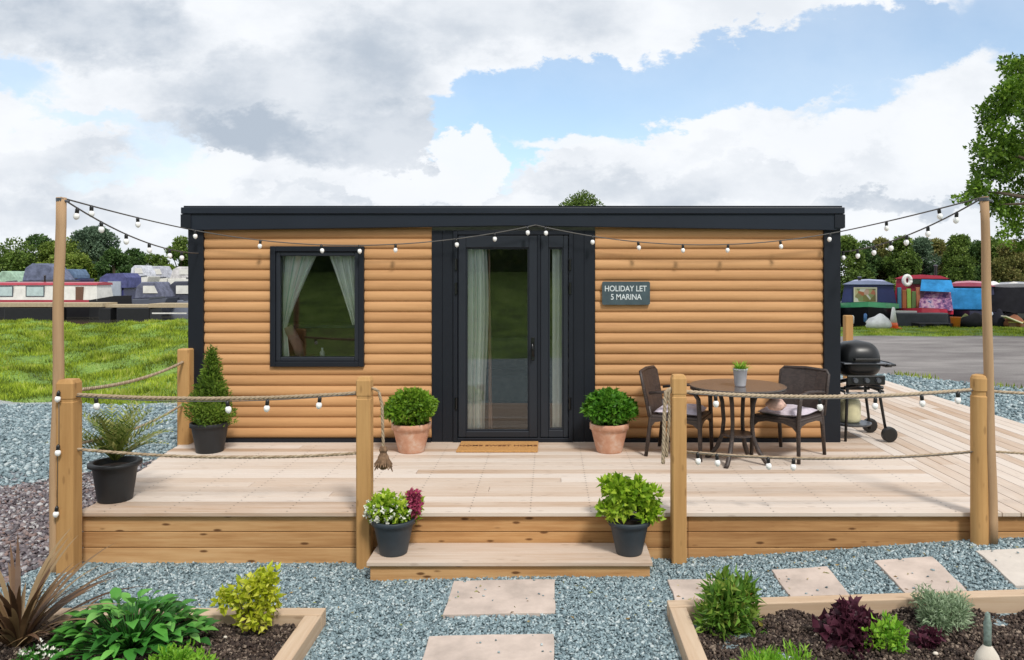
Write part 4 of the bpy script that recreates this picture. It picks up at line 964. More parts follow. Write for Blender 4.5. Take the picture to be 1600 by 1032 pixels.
slight('string of white bulbs clipped under the front left upper rope', [(cat(a, b, .045), [150, 355, 418, 500])], .004)
a, b = PZ(P3, 614, .05, -.02), PZ(P4, 610, -.06, -.02)
slight('string of white bulbs clipped under the front right upper rope', [(cat(a, b, .05), [1118, 1280, 1368, 1440, 1497])], .004)
a, b = PZ(P3, 705, .05, -.02), PZ(P4, 705, -.06, -.02)
slight('string of small bulbs clipped under the front right lower rope', [(cat(a, b, .055), [1090, 1120, 1200, 1240])], .003)
a = PX(92, 610, 5.44)
slight('string of bulbs dropping down the left corner post', [([a, a+Vector((0, 0, -.4)), PX(90, 700, 5.44), PX(89, 800, 5.44)], [])], .0025)
for o in [o for o in bpy.data.objects if o.get('label') == 'string of bulbs dropping down the left corner post']: bulbs_on(o, [PX(92, 612, 5.43), PX(91, 696, 5.43), PX(89, 792, 5.43)], .66)

# ------------------------------------------------------------------ raised beds
def bed_frame(name, label, rails, loc):
    t = thing(name, label, 'raised bed', loc)
    for (x0, x1, y0, y1, zt, ax) in rails: MB().box(x0, x1, y0, y1, -.55, zt).build('sleeper', M['sleeper'] if ax == 'x' else M['sleepery'], t, bevel=.006)
    return t
LB = bed_frame('raised_bed', 'timber edged planting bed at the bottom left', [(-5.2, -1.372, 4.60, 4.70, -.285, 'x'), (-1.472, -1.372, 2.2, 4.599, -.287, 'y')], (-3, 4.6, -.5))
RB = thing('raised_bed', 'timber edged planting bed at the bottom right', 'raised bed', (2.5, 4.7, -.5))
m = MB(); m.add([(.72, 4.66, -.5), (.72, 4.66, -.262), (.72, 4.755, -.5), (.72, 4.755, -.262), (4.6, 4.74, -.5), (4.6, 4.74, -.175), (4.6, 4.835, -.5), (4.6, 4.835, -.175)], [(0, 1, 3, 2), (4, 6, 7, 5), (0, 4, 5, 1), (2, 3, 7, 6), (0, 2, 6, 4), (1, 5, 7, 3)]); m.build('sleeper', M['sleeper'], RB, bevel=.006)
MB().box(.722, .825, 2.2, 4.655, -.55, -.264).build('sleeper', M['sleepery'], RB, bevel=.006)
def soil_patch(name, x0, x1, y0, y1, z, sl=0.):
    n = 60; xs = np.linspace(x0, x1, n); ys = np.linspace(y0, y1, n); X, Y_ = np.meshgrid(xs, ys, indexing='ij')
    fz = lambda X, Y_: z+sl*(X-x0)+.018*np.sin(X*7+Y_*5)+.014*np.sin(X*17-Y_*13)+.01*np.sin(Y_*29+X*11)
    V = np.stack([X, Y_, fz(X, Y_)], -1).reshape(-1, 3); i = (np.arange(n-1)[:, None]*n+np.arange(n-1)).reshape(-1, 1); Fq = i+np.array([[0, n, n+1, 1]])
    o = np_mesh(name, V, Fq, np.array([.3]), M['soil'], smooth=True); o['kind'] = 'structure'
    k = int((x1-x0)*(y1-y0)*10000); x = RNG.uniform(x0, x1, k); y = RNG.uniform(y0, y1, k)
    c = chips('bark_mulch', M['chipsoil'], np.stack([x, y, fz(x, y)+.004+RNG.random(k)*.012], 1), .017, flat=.5, tilt=.8); c['kind'] = 'stuff'
    return fz
fL = soil_patch('soil', -4.9, -1.47, 3.0, 4.60, -.36)
fR = soil_patch('soil', .825, 4.4, 3.0, 4.70, -.345, .015)
def bedplant(name, label, loc): return thing(name, label, 'plant', loc)
# golden shrub
def gp(u, v, z): Y = F*(CAMZ-z)/(v-430); return (u-860)/F*Y, Y
x, y = gp(392, 985, -.34)
t = bedplant('golden_shrub', 'small golden yellow shrub in the left bed near its corner', (x, y, -.34))
lb = [(x+.06, y, -.08, .10, .09, .07), (x-.02, y, -.14, .11, .1, .09), (x+.10, y, -.16, .07, .08, .09), (x-.15, y, -.16, .06, .06, .06), (x+.02, y, -.25, .10, .08, .07), (x+.1, y, -.02, .06, .06, .04)]
foliage('foliage', YEL, lb, 850, .045, .028, t, .95, up=.2); twigs(MB(), x, y, -.36, 12, .14, .26).build('stem', M['bark'], t)
# broad leaves
x, y = gp(205, 1010, -.34)
t = bedplant('hosta', 'spreading broad leaved green plant in the middle of the left bed', (x, y, -.34))
m = MB()
for k in range(190):
    a = k*2.4; rr = .36*math.sqrt((k+1)/190); bxp = Vector((x+math.cos(a)*rr*1.1, y+math.sin(a)*rr*.75, -.34+.26*(1-(rr/.4)**2)*(.6+.5*random.random())))
    d = Vector((math.cos(a+random.uniform(-.5, .5)), math.sin(a+random.uniform(-.5, .5)), random.uniform(-.1, 1.0) if rr > .15 else random.uniform(.6, 1.4))).normalized(); sdv = d.cross(Vector((0, 0, 1))).normalized(); upv = sdv.cross(d)
    L_ = random.uniform(.07, .125); W_ = L_*.55; nn = 6; vs = []
    for i in range(nn+1):
        f = i/nn; wv = W_*.5*math.sin(f**.75*math.pi)+.001; p = bxp+d*L_*f-Vector((0, 0, .35*L_*f*f))
        vs += [p-sdv*wv+upv*wv*.35, p, p+sdv*wv+upv*wv*.35]
    m.add(vs, [(3*i, 3*i+1, 3*i+4, 3*i+3) for i in range(nn)]+[(3*i+1, 3*i+2, 3*i+5, 3*i+4) for i in range(nn)], random.random())
    m.tube([(x, y, -.36), tuple(bxp)], .004, 4, .2)
m.build('foliage', HOST, t, smooth=True)
# bronze phormium at far left
x, y = gp(28, 1015, -.36)
t = bedplant('bronze_flax', 'bronze strap leaved clump at the bottom left edge of the picture', (x, y, -.36))
m = strap_leaves(MB(), x, y, -.36, 80, .35, .75, .028, .05, .85, .9, 9); m.build('foliage', BRONZ, t)
t = bedplant('bronze_flax', 'low arching bronze grass beside the larger bronze clump', (x+.25, y+.08, -.36)); strap_leaves(MB(), x+.22, y+.12, -.36, 34, .25, .45, .016, .6, 1.3, 1.5, 8).build('foliage', BRONZ, t)
# fresh green low mounds
def mound(name, label, u, v, z, r, rz, mat, n, ln, wd, up=.5):
    x, y = gp(u, v, z); t = bedplant(name, label, (x, y, z)); lb = [(x+random.uniform(-.6, .6)*r, y+random.uniform(-.5, .5)*r, z+rz*random.uniform(.1, .75), r*.4, r*.4, rz*.4) for _ in range(16)]
    foliage('foliage', mat, lb, n, ln, wd, t, .8, up=up); twigs(MB(), x, y, z-.01, 10, r*.7, rz*.7).build('stem', M['bark'], t); return x, y
mound('low_shrub', 'bright green low mound at the bottom of the left bed', 285, 1078, -.34, .2, .17, FRESH, 2400, .04, .014)
mound('photinia', 'rounded glossy green shrub with red tips at the corner of the right bed', 1142, 983, -.33, .19, .27, PHOT, 1900, .075, .024, .6)
mound('purple_heuchera', 'dark purple leafed plant in the middle of the right bed', 1342, 1012, -.33, .21, .19, PURP, 1000, .055, .05, .2)
mound('silver_bush', 'silver green cushion bush against the back of the right bed', 1478, 985, -.33, .17, .23, SILV, 5200, .036, .008, .4)
mound('low_shrub', 'bright green feathery mound at the bottom left of the right bed', 1212, 1085, -.34, .22, .17, FRESH, 2600, .05, .010, .9)
mound('low_shrub', 'small lime green sprig plant in front of the purple plant', 1385, 1030, -.34, .12, .20, FRESH, 420, .04, .022, .4)
mound('purple_heuchera', 'small purple seedling between the purple plant and the ornament', 1450, 1010, -.33, .07, .08, PURP, 160, .045, .03, .2)
x, y = gp(62, 1035, -.34)
t = bedplant('white_daisies', 'little white flowers at the bottom left of the left bed', (x, y, -.34)); P, D, _ = lobe_points([(x, y, -.28, .12, .06, .06)], 26, .3); 
V, Fc, rn = leaves_np(np.repeat(P, 6, 0), RNG.normal(size=(156, 3))+np.array([0, 0, .4]), .018, .012); np_mesh('petals', V, Fc, rn, WHITEF, t)
foliage('foliage', HOST, [(x, y, -.32, .13, .08, .04)], 260, .035, .012, t, .8, up=.5)
# pale pebbles in the beds
def pebble(u, v, s, label):
    z = -.33; x, y = gp(u, v, z); m = MB(); m.lathe([(0, -1), (.6, -.8), (1, -.1), (.8, .6), (.35, .95), (0, 1)], (0, 0, 0), 9)
    m.v = [(x+q[0]*s*(1+random.uniform(-.15, .15)), y+q[1]*s*.8*(1+random.uniform(-.15, .15)), z+.012+q[2]*s*.6) for q in m.v]
    tag(m.build('pebble', M['pale'], None, smooth=True), label, 'pebble', 'pale pebbles lying on the soil')
M['pale'] = plain('pale_stone', (.66, .60, .52), .8)
for (u, v, s, l) in [(1407, 960, .018, 'pale pebble between the purple plant and the silver bush'), (1521, 1000, .014, 'pale pebble left of the stone ornament'), (1567, 982, .015, 'pale pebble right of the stone ornament'),
                     (1462, 1025, .016, 'pale pebble at the bottom edge left of the stone ornament'), (314, 976, .013, 'pale pebble between the hosta and the golden shrub'), (352, 999, .012, 'pale pebble in the soil below the golden shrub')]: pebble(u, v, s, l)
x, y = gp(1543, 1056, -.34)
t = thing('garden_ornament', 'cream stone teardrop ornament with grey green spire in the right bed', 'ornament', (x, y, -.34))
MB().lathe([(.055, -.05), (.06, -.01), (.055, .02), (.07, .05), (.074, .08), (.062, .11), (.036, .145), (.014, .17), (0, .18)], (x, y, -.34), 24, sx=.85, sy=.85).build('body', M['pale'], t, smooth=True)
MB().lathe([(.02, .15), (.018, .20), (.020, .27), (.014, .30), (.012, .325), (0, .335)], (x, y, -.34), 14).build('spire', plain('verdigris', (.22, .29, .26), .8, var=.3, scale=40), t, smooth=True)
MB().lathe([(0, -.02), (.03, -.015), (.034, .0), (.02, .008), (0, .008)], (x, y-.058, -.255), 14).rotz(0, (x, y, 0)).build('hollow', M['brownp'], t, smooth=True)

# ------------------------------------------------------------------ boats and marina
def frame_win(t, x0, x1, z0, z1, yf, glassmt, fm):
    w_ = frame_ring(MB(), x0, x1, z0, z1, .05, yf-.03, yf+.02).build('window', fm, t); MB().box(x0+.05, x1-.05, yf-.015, yf+.01, z0+.05, z1-.05).build('pane', glassmt, w_); return w_
WZ = -.95
def side_boat(label, x0, x1, Y, zdeck, ztop, hull, cab, roof, cabx, wins=(), stripe=None, door=None, bow=.9, width=2.1, group='narrowboats moored across the water'):
    """boat lying along X, side towards the viewer"""
    t = thing('narrowboat', label, 'boat', ((x0+x1)/2, Y, WZ), group=group)
    pl_ = [(x0+.3, Y), (x1-bow*1.3, Y), (x1-bow*.5, Y+width*.22), (x1, Y+width/2), (x1-bow*.5, Y+width*.78), (x1-bow*1.3, Y+width), (x0+.3, Y+width), (x0, Y+width*.7), (x0, Y+width*.3)]
    n = len(pl_); zt = [zdeck+(.25 if p[0] > x1-bow*.7 else 0) for p in pl_]; cxm = (x0+x1)/2
    vs = [(cxm+(p[0]-cxm)*.97, p[1], WZ-.2) for p in pl_]+[(p[0], p[1], z) for p, z in zip(pl_, zt)]
    m = MB(); m.add(vs, [(i, (i+1) % n, (i+1) % n+n, i+n) for i in range(n)]+[tuple(range(n, 2*n))]); m.build('hull', hull, t)
    a, b = cabx; sl = .12
    MB().add([(a, Y+.12, zdeck-.02), (b, Y+.12, zdeck-.02), (b, Y+width-.12, zdeck-.02), (a, Y+width-.12, zdeck-.02), (a+.1, Y+.12+sl, ztop), (b-.1, Y+.12+sl, ztop), (b-.1, Y+width-.12-sl, ztop), (a+.1, Y+width-.12-sl, ztop)],
             [(0, 1, 5, 4), (1, 2, 6, 5), (2, 3, 7, 6), (3, 0, 4, 7), (4, 5, 6, 7)]).build('cabin', cab, t)
    m = MB(); m.prism([(Y+.17, ztop+.005), (Y+.22, ztop+.14), (Y+width/2, ztop+.20), (Y+width-.22, ztop+.14), (Y+width-.17, ztop+.005)], a+.02, b-.02, 'x'); m.build('roof', roof, t)
    for (wa, wb, za, zb) in wins: frame_win(t, wa, wb, za, zb, Y+.15, paint((.50, .62, .62), .1), M['greymetal'])
    if stripe: MB().box(x0+.35, x1-bow*1.35, Y-.03, Y+.02, zdeck-.28, zdeck).build('rubbing_strake', stripe, t)
    if door: MB().box(door[0], door[1], Y+.06, Y+.2, zdeck, ztop-.1).build('door', M['brownp'], t)
    return t
XU = lambda u, Y: (u-860)/F*Y
ZV = lambda v, Y: CAMZ-(v-430)/F*Y
red, cream, navy, dgrey, blk = paint((.42, .05, .075)), paint((.74, .73, .68)), paint((.035, .04, .14)), paint((.09, .10, .13)), paint((.015, .015, .018))
Yb = 49.
side_boat('white sided narrowboat with red roof and red strake at the left picture edge', XU(-60, Yb), XU(192, Yb), Yb, ZV(469, Yb), ZV(446, Yb), blk, cream, red, (XU(-50, Yb), XU(150, Yb)),
          [(XU(a, Yb), XU(b, Yb), ZV(464, Yb), ZV(447, Yb)) for a, b in ((-22, 18), (38, 67))], red, (XU(117, Yb), XU(128, Yb)), 1.6)
Yb = 52.
t = side_boat('narrowboat with navy canvas canopy and clear panel beside the white boat', XU(148, Yb), XU(215, Yb), Yb, ZV(473, Yb), ZV(452, Yb), blk, navy, navy, (XU(152, Yb), XU(192, Yb)), [], None, None, 1.)
MB().prism([(XU(152, Yb), ZV(450, Yb)), (XU(155, Yb), ZV(434, Yb)), (XU(165, Yb), ZV(428, Yb)), (XU(190, Yb), ZV(427, Yb)), (XU(196, Yb), ZV(434, Yb)), (XU(197, Yb), ZV(450, Yb))], Yb+.1, Yb+2., 'y').build('canopy', fabric((.10, .11, .25)), t)
MB().box(XU(168, Yb), XU(188, Yb), Yb+.03, Yb+.13, ZV(468, Yb), ZV(440, Yb)).build('clear_panel', paint((.40, .45, .52), .2), t)
def cruiser(label, u0, u1, vd, vt, Yb, hull, canopy, hole=True):
    x0, x1 = XU(u0, Yb), XU(u1, Yb); zd, zt = ZV(vd, Yb), ZV(vt, Yb); wd = 2.2
    t = thing('cabin_cruiser', label, 'boat', ((x0+x1)/2, Yb, WZ), group='covered cruisers moored across the water')
    h = zt-zd; L_ = x1-x0
    MB().prism([(x0+.1, WZ-.1), (x1-.7, WZ-.1), (x1, zd+.1), (x0, zd)], Yb, Yb+wd, 'y').build('hull', hull, t, bevel=.05)
    MB().prism([(x0+.1, zd), (x0+L_*.1, zd+h*.75), (x0+L_*.25, zt), (x0+L_*.62, zt), (x0+L_*.8, zd+h*.45), (x1-.3, zd+.1)], Yb+.15, Yb+wd-.15, 'y').build('canopy', canopy, t, bevel=.08)
    if hole: MB().prism([(x0+L_*.30, zd+h*.35), (x0+L_*.30, zd+h*.78), (x0+L_*.6, zd+h*.78), (x0+L_*.70, zd+h*.35)], Yb+.10, Yb+.149, 'y').build('window', cream, t)
    MB().prism([(x0+L_*.5, zd+.02), (x0+L_*.5, zd+.12), (x1-.2, zd+.2), (x1-.1, zd+.12)], Yb-.03, Yb-.001, 'y').build('rail', M['greymetal'], t)
    return t
cruiser('grey canopied cruiser left of the dark cabin corner', 205, 262, 468, 441, 50, dgrey, fabric((.14, .15, .21)))
cruiser('second grey canopied cruiser partly hidden by the cabin corner', 254, 320, 470, 440, 51.5, paint((.20, .22, .28)), fabric((.07, .075, .10)))
cruiser('dark domed boat cover showing above the red roof at far left', 30, 100, 440, 412, 62, dgrey, fabric((.15, .17, .25)), False)
cruiser('pale green covered boat at the far left edge', -10, 30, 442, 424, 66, paint((.5, .6, .5)), fabric((.35, .50, .38)), False)
cruiser('small blue covered boat behind the light pole', 92, 124, 438, 421, 64, navy, fabric((.12, .18, .28)), False)
cruiser('white cruiser far off left of the corner', 200, 232, 434, 415, 70, cream, fabric((.60, .62, .68)))
cruiser('second white cruiser far off left of the corner', 228, 262, 436, 416, 73, cream, fabric((.45, .46, .52)))
cruiser('white cruiser with brown window nearest the cabin corner', 262, 320, 436, 417, 71, cream, fabric((.62, .60, .60)))
Yj = 46.
pt_ = thing('pontoon', 'long beige mooring pontoon on dark floats across the water', 'pontoon', (XU(150, Yj), Yj, WZ))
MB().box(XU(-80, Yj), XU(160, Yj), Yj, Yj+1.6, ZV(480, Yj), ZV(474, Yj)).box(XU(232, Yj), XU(420, Yj), Yj, Yj+1.6, ZV(481, Yj), ZV(475, Yj)).box(XU(160.2, Yj), XU(231.8, Yj), Yj+.3, Yj+1.6, ZV(481, Yj), ZV(477, Yj)).build('walkway', plain('pontoon_deck', (.42, .34, .22), .8), pt_)
for a, b in ((5, 80), (153, 172), (181, 233), (300, 340)): MB().box(XU(a, Yj), XU(b, Yj), Yj+.05, Yj+1.5, WZ-.3, ZV(481.5, Yj)).build('float', M['black'], pt_, bevel=.05)
MB().box(XU(236, Yj), XU(290, Yj), Yj+.1, Yj+.2, ZV(491, Yj), ZV(489, Yj)).build('fender_board', cream, pt_)

def bow_boat(label, u, Y, w_, vdeck, vcab, hull, deckc, cab, extra=None, L_=11., bowl=2.0, cabfrac=1.):
    """boat with its bow towards the viewer"""
    x = XU(u, Y); zd = ZV(vdeck, Y); zc = ZV(vcab, Y); h = w_/2
    t = thing('narrowboat', label, 'boat', (x, Y, WZ), -math.atan2(x, Y), group='narrowboats moored beyond the road')
    pl_ = [(x, Y-bowl), (x+h*.55, Y-bowl*.6), (x+h, Y), (x+h, Y+L_), (x-h, Y+L_), (x-h, Y), (x-h*.55, Y-bowl*.6)]; n = 7
    top = [zd+.12, zd+.06, zd, zd, zd, zd, zd+.06]
    vs = [(x+(p[0]-x)*.85, p[1]+(.5 if i in (0, 1, 6) else 0), WZ-.2) for i, p in enumerate(pl_)]+[(p[0], p[1], z) for p, z in zip(pl_, top)]
    MB().add(vs, [(i, (i+1) % n, (i+1) % n+n, i+n) for i in range(n)]+[tuple(range(n, 2*n))]).build('hull', hull, t)
    # foredeck rim band in the deck colour
    fz = [(pl_[i][0]-(pl_[i][0]-x)*.0, pl_[i][1]-.03, top[i]) for i in (5, 6, 0, 1, 2)]
    m = MB(); vs = [(a, b, c+.015) for a, b, c in fz]+[(a+(x-a)*.15, b+.03, c-.18) for a, b, c in fz]; vs2 = [(a*1.0, b-.02, c-.16) for a, b, c in fz]
    k = 5; m.add([(a, b-.02, c+.02) for a, b, c in fz]+vs2, [(i, i+1, i+6, i+5) for i in range(4)]); m.build('rim_band', deckc, t)
    MB().add([(a, b, c+.03) for a, b, c in fz], [(0, 1, 2, 3, 4)]).build('foredeck', deckc, t)
    MB().add([(x-h+.08, Y+.1, zd), (x+h-.08, Y+.1, zd), (x+h-.08, Y+L_-1, zd), (x-h+.08, Y+L_-1, zd), (x-h+.2, Y+.1, zc), (x+h-.2, Y+.1, zc), (x+h-.2, Y+L_-1, zc), (x-h+.2, Y+L_-1, zc)],
             [(0, 1, 5, 4), (1, 2, 6, 5), (2, 3, 7, 6), (3, 0, 4, 7), (4, 5, 6, 7)]).build('cabin', cab, t)
    m = MB(); m.prism([(x-h+.12, zc+.004), (x-h*.6, zc+.12), (x, zc+.16), (x+h*.6, zc+.12), (x+h-.12, zc+.004)], Y-.0, Y+L_-.9, 'y'); m.build('roof', extra or cab, t)
    return t, x, zd, zc
Yr = 29.0
t, x, zd, zc = bow_boat('navy narrowboat with green bow nearest the cabin', 1357, Yr, 2.1, 475, 445, blk, paint((.08, .42, .19)), navy, paint((.30, .32, .52)))
frame_win(t, x-.52, x+.30, zd+.03, zd+.62, Yr+.06, M['display'], paint((.5, .45, .35)))
MB().box(x-1.25, x-1.0, Yr-.3, Yr-.05, zd-.1, zd+.75).build('fender_cover', cream, t, bevel=.05)
t, x, zd, zc = bow_boat('black hulled narrowboat with red bow band and crimson cabin', 1440, Yr+.3, 2.15, 484, 436, paint((.03, .032, .045)), paint((.62, .04, .08)), paint((.38, .03, .06)), paint((.50, .05, .09)))
zb = zc
MB().box(x-.35, x+.75, Yr+.30, Yr+.395, zc-.20, zc-.02).build('front_window', M['darkglass'], t)
MB().add([(x-.1, Yr-.3, zd), (x+1.05, Yr-.3, zd), (x+.95, Yr+.28, zd+.95), (x-.0, Yr+.28, zd+.95), (x-.1, Yr+.38, zd), (x+1.05, Yr+.38, zd)], [(0, 1, 2, 3), (0, 3, 4), (1, 5, 2)]).build('cratch_cover', M['patterned'], t)
MB().add([(x-.05, Yr-.15, zd+.72), (x+1.1, Yr-.15, zd+.68), (x+1.0, Yr+.25, zd+1.12), (x+.0, Yr+.25, zd+1.15)], [(0, 1, 2, 3)]).build('blue_sheet', fabric((.04, .26, .58)), t)
MB().box(x-.95, x-.15, Yr-1.7, Yr-1.66, zd-.1, zd+.03).build('name_board', cream, t)
BOATROT = []
for k, (du, c, hh) in enumerate([(-.98, (.05, .22, .30), .85), (-.80, (.35, .13, .04), .75), (-.62, (.25, .50, .08), .80), (-.44, (.10, .20, .06), .7), (-.27, (.38, .15, .07), .85), (-.12, (.10, .06, .10), .8)]):
    o = MB().box(x+du-.07, x+du+.08, Yr+.0, Yr+.06, zd, zd+hh, rot=Matrix.Rotation(R(random.uniform(-4, 4)), 3, 'Y')).build('board', paint(c, .6), None, bevel=.01)
    tag(o, ['teal', 'rust brown', 'lime green', 'dark green', 'reddish brown', 'dark plum'][k]+' board standing on the bow of the red cabined boat', 'board', 'upright boards on the bow')
lr = thing('lifebuoy', 'white lifebuoy on the roof corner of the crimson boat', 'lifebuoy', (x-.75, Yr+.2, zc))
m = MB(); m.tube([(x-.62+.13*math.cos(a/16*6.283), Yr+.15, zc-.06+.17*math.sin(a/16*6.283)) for a in range(17)], .075, 10); m.build('ring', M['white'], lr, smooth=True)
t, x, zd, zc = bow_boat('narrowboat with bright blue sheet over its front and pink red roof', 1515, Yr+1., 2.0, 488, 448, paint((.02, .02, .03)), paint((.03, .03, .06)), paint((.06, .06, .12)), paint((.48, .11, .17)))
MB().box(x-.95, x+.62, Yr+.9, Yr+1.06, ZV(484, Yr+1), ZV(451, Yr+1)).build('blue_sheet', fabric((.05, .33, .72)), t, bevel=.03)
t, x, zd, zc = bow_boat('narrowboat shrouded in a slumped black tarpaulin at the right edge', 1590, Yr+.5, 2.4, 492, 450, paint((.02, .02, .022)), paint((.03, .03, .03)), paint((.02, .02, .022)), paint((.30, .30, .32)))
g = 14; vs = []
for i in range(g+1):
    for j in range(g+1):
        a, b_ = i/g, j/g; vs.append((x-1.15+2.6*a, Yr+.35-.5*b_+.08*math.sin(a*14+b_*2), ZV(446, Yr)-.02*math.sin(a*9)-1.12*b_-(.10*math.sin(a*3.1)*(1-b_))+(.0 if b_ < 1 else .15*math.sin(a*7))))
MB().add(vs, [(i*(g+1)+j, (i+1)*(g+1)+j, (i+1)*(g+1)+j+1, i*(g+1)+j+1) for i in range(g) for j in range(g)], .5).build('tarpaulin', fabric((.014, .014, .018)), t, smooth=True)
bow_boat('dark narrowboat beyond the right edge of the picture', 1690, Yr+.5, 2.2, 486, 446, blk, dgrey, dgrey)
bow_boat('dark narrowboat hidden behind the cabin', 1262, Yr+.5, 2.1, 480, 446, blk, dgrey, navy)
for (u, v, r_, c, lab) in [(1552, 441, .26, (.78, .78, .76), 'white domed cover on a boat roof left of the light pole'), (1584, 443, .30, (.62, .60, .56), 'pale heap of rope and bags on the black tarpaulin boat'), (1405, 433, .14, (.52, .42, .14), 'ochre flower tub on the roof behind the upright boards')]:
    x = XU(u, 31.5); z = ZV(v+7, 31.5); mm = MB(); mm.lathe([(1, -.6), (1, .1), (.8, .55), (.4, .85), (0, .95)], (0, 0, 0), 14); mm.v = [(x+q[0]*r_*(1+.1*math.sin(q[2]*6)), 31.5+q[1]*r_, z+q[2]*r_*.9) for q in mm.v]
    tag(mm.build('roof_bundle', paint(c, .6), None, smooth=True), lab, 'bundle')
for (u, Yc, v, lab) in [(1343, 31.5, 432, 'thin dark chimney on the navy boat'), (1462, 32.5, 414, 'thin dark chimney on the crimson boat'), (212, 58, 428, 'thin mast among the cruisers at left'), (70, 50.2, 430, 'thin dark chimney on the white boat left of the light pole')]:
    x = XU(u, Yc); zt = ZV(v, Yc); t = thing('chimney', lab, 'chimney', (x, Yc, zt-.7)); MB().lathe([(.06, zt-.8), (.06, zt-.06)], (x, Yc, 0), 10).build('pipe', M['black'], t); MB().lathe([(.085, zt-.06), (.09, zt-.02), (.04, zt), (0, zt)], (x, Yc, 0), 10).build('cap', M['greymetal'], t)
for k, (u, v) in enumerate([(1332, 500), (1352, 497), (1425, 500), (1452, 500)]):
    Yc = 27.3; x = XU(u, Yc); zc_ = ZV(v, Yc); o = MB().tube([(x, Yc, zc_+.16), (x, Yc-.01, zc_+.12), (x, Yc, zc_-.12), (x, Yc, zc_-.16)], [.02, .06, .06, .02], 10).build('boat_fender', paint(((.5, .5, .48), (.08, .2, .45), (.5, .5, .48), (.05, .05, .05))[k], .4), None, smooth=True)
    tag(o, ['pale fender hung left on the black hull of the navy boat', 'blue fender hung on the black hull of the navy boat', 'pale fender hung left on the grey box before the crimson boat', 'black fender hung right on the grey box before the crimson boat'][k], 'fender')
# low grey skips / decking at the water edge
o = MB().box(XU(1398, 27.4), XU(1478, 27.4), 27.2, 27.6, ZV(516, 27.4), ZV(489, 27.4)).build('storage_box', plain('grey_box', (.05, .055, .065), .5), None, bevel=.04); tag(o, 'long dark grey storage box in front of the crimson boat', 'box')
gb_ = lambda x, y: float(gz(x, y))
# traffic cone
x = XU(1396, 25.6); z = gb_(x, 25.6); t = thing('traffic_cone', 'orange and white traffic cone on the grass before the crimson boat', 'traffic cone', (x, 25.6, z))
MB().box(x-.2, x+.2, 25.4, 25.8, z, z+.035).build('base', paint((.85, .13, .03)), t, bevel=.01)
MB().lathe([(.16, .035), (.118, .20)], (x, 25.6, z), 20).build('lower_band', paint((.85, .14, .03)), t, smooth=True)
MB().lathe([(.118, .201), (.045, .70), (.03, .71), (0, .71)], (x, 25.6, z), 20).build('white_sleeve', M['white'], t, smooth=True)
def sack(u, v, Y, rx, rz_, mat, label, name='sack', cat_='sack', squash=.7):
    x = XU(u, Y); z = gb_(x, Y); m = MB(); m.lathe([(0, 0), (.8, .02), (1, .35), (.95, .7), (.7, 1.15), (.35, 1.5), (.12, 1.65), (0, 1.66)], (0, 0, 0), 14)
    m.v = [(x+q[0]*rx*(1+.12*math.sin(q[2]*7+q[1]*5)), Y+q[1]*rx*squash*(1+.1*math.sin(q[0]*6)), z+q[2]*rz_*(1+.08*math.sin(q[0]*5))) for q in m.v]
    o = m.build(name, mat, None, smooth=True); tag(o, label, cat_); return o
sack(1373, 520, 25.4, .42, .30, fabric((.74, .74, .74)), 'full white rubble sack on the grass left of the cone')
sack(1522, 515, 26.4, .50, .30, fabric((.02, .02, .022)), 'black heap of sheeting below the blue sheet boat', 'black_bag', 'bag')
sack(1560, 515, 26.5, .26, .40, fabric((.02, .02, .03)), 'black bag right of the light pole', 'black_bag', 'bag')
sack(1583, 512, 26.4, .40, .26, fabric((.22, .09, .05)), 'rust brown bag near the right edge', 'brown_bag', 'bag')
sack(1507, 500, 26.6, .30, .34, fabric((.18, .20, .08)), 'olive heap left of the black sheeting', 'olive_bag', 'bag')
sack(1530, 500, 26.9, .34, .46, fabric((.42, .14, .20)), 'pinkish bag on top behind the black sheeting', 'pink_bag', 'bag')
sack(1548, 500, 26.8, .2, .5, fabric((.50, .55, .62)), 'pale blue bag beside the light pole', 'blue_bag', 'bag')
x = XU(1493, 26.2); z = gb_(x, 26.2); o = MB().lathe([(.13, 0), (.17, .34), (.18, .35), (.16, .35), (.12, .03), (0, .03)], (x, 26.2, z), 18).build('orange_bucket', paint((.75, .22, .03)), None, smooth=True); tag(o, 'orange bucket on the grass among the boat clutter', 'bucket')
x = XU(1580, 26.2); z = gb_(x, 26.2); o = MB().box(x-.32, x+.30, 26., 26.3, z+.25, z+.29, rot=Matrix.Rotation(R(22), 3, 'Y')).build('plank', paint((.70, .66, .50), .6), None, bevel=.01); tag(o, 'pale plank leaning among the clutter at right', 'plank')
x = XU(1592, 26.3); z = gb_(x, 26.3); t = thing('crate', 'dark low crate at the right edge by the water', 'crate', (x, 26.3, z))
MB().box(x-.4, x+.4, 26.15, 26.5, z, z+.16).build('body', M['brownp'], t, bevel=.02)
MB().box(x-.42, x+.42, 26.13, 26.52, z+.161, z+.19).build('rim', paint((.5, .42, .12)), t)
x = XU(1455, 26.4); z = gb_(x, 26.4); t = thing('pallet', 'low dark pallet on the grass before the black hull', 'pallet', (x, 26.4, z))
for k in range(5): MB().box(x-.55, x+.6, 26.1+k*.12, 26.19+k*.12, z+.12, z+.15).build('slat', M['black'], t)
for k in (-.5, 0, .5): MB().box(x+k-.05, x+k+.05, 26.1, 26.7, z, z+.119).build('bearer', M['black'], t)

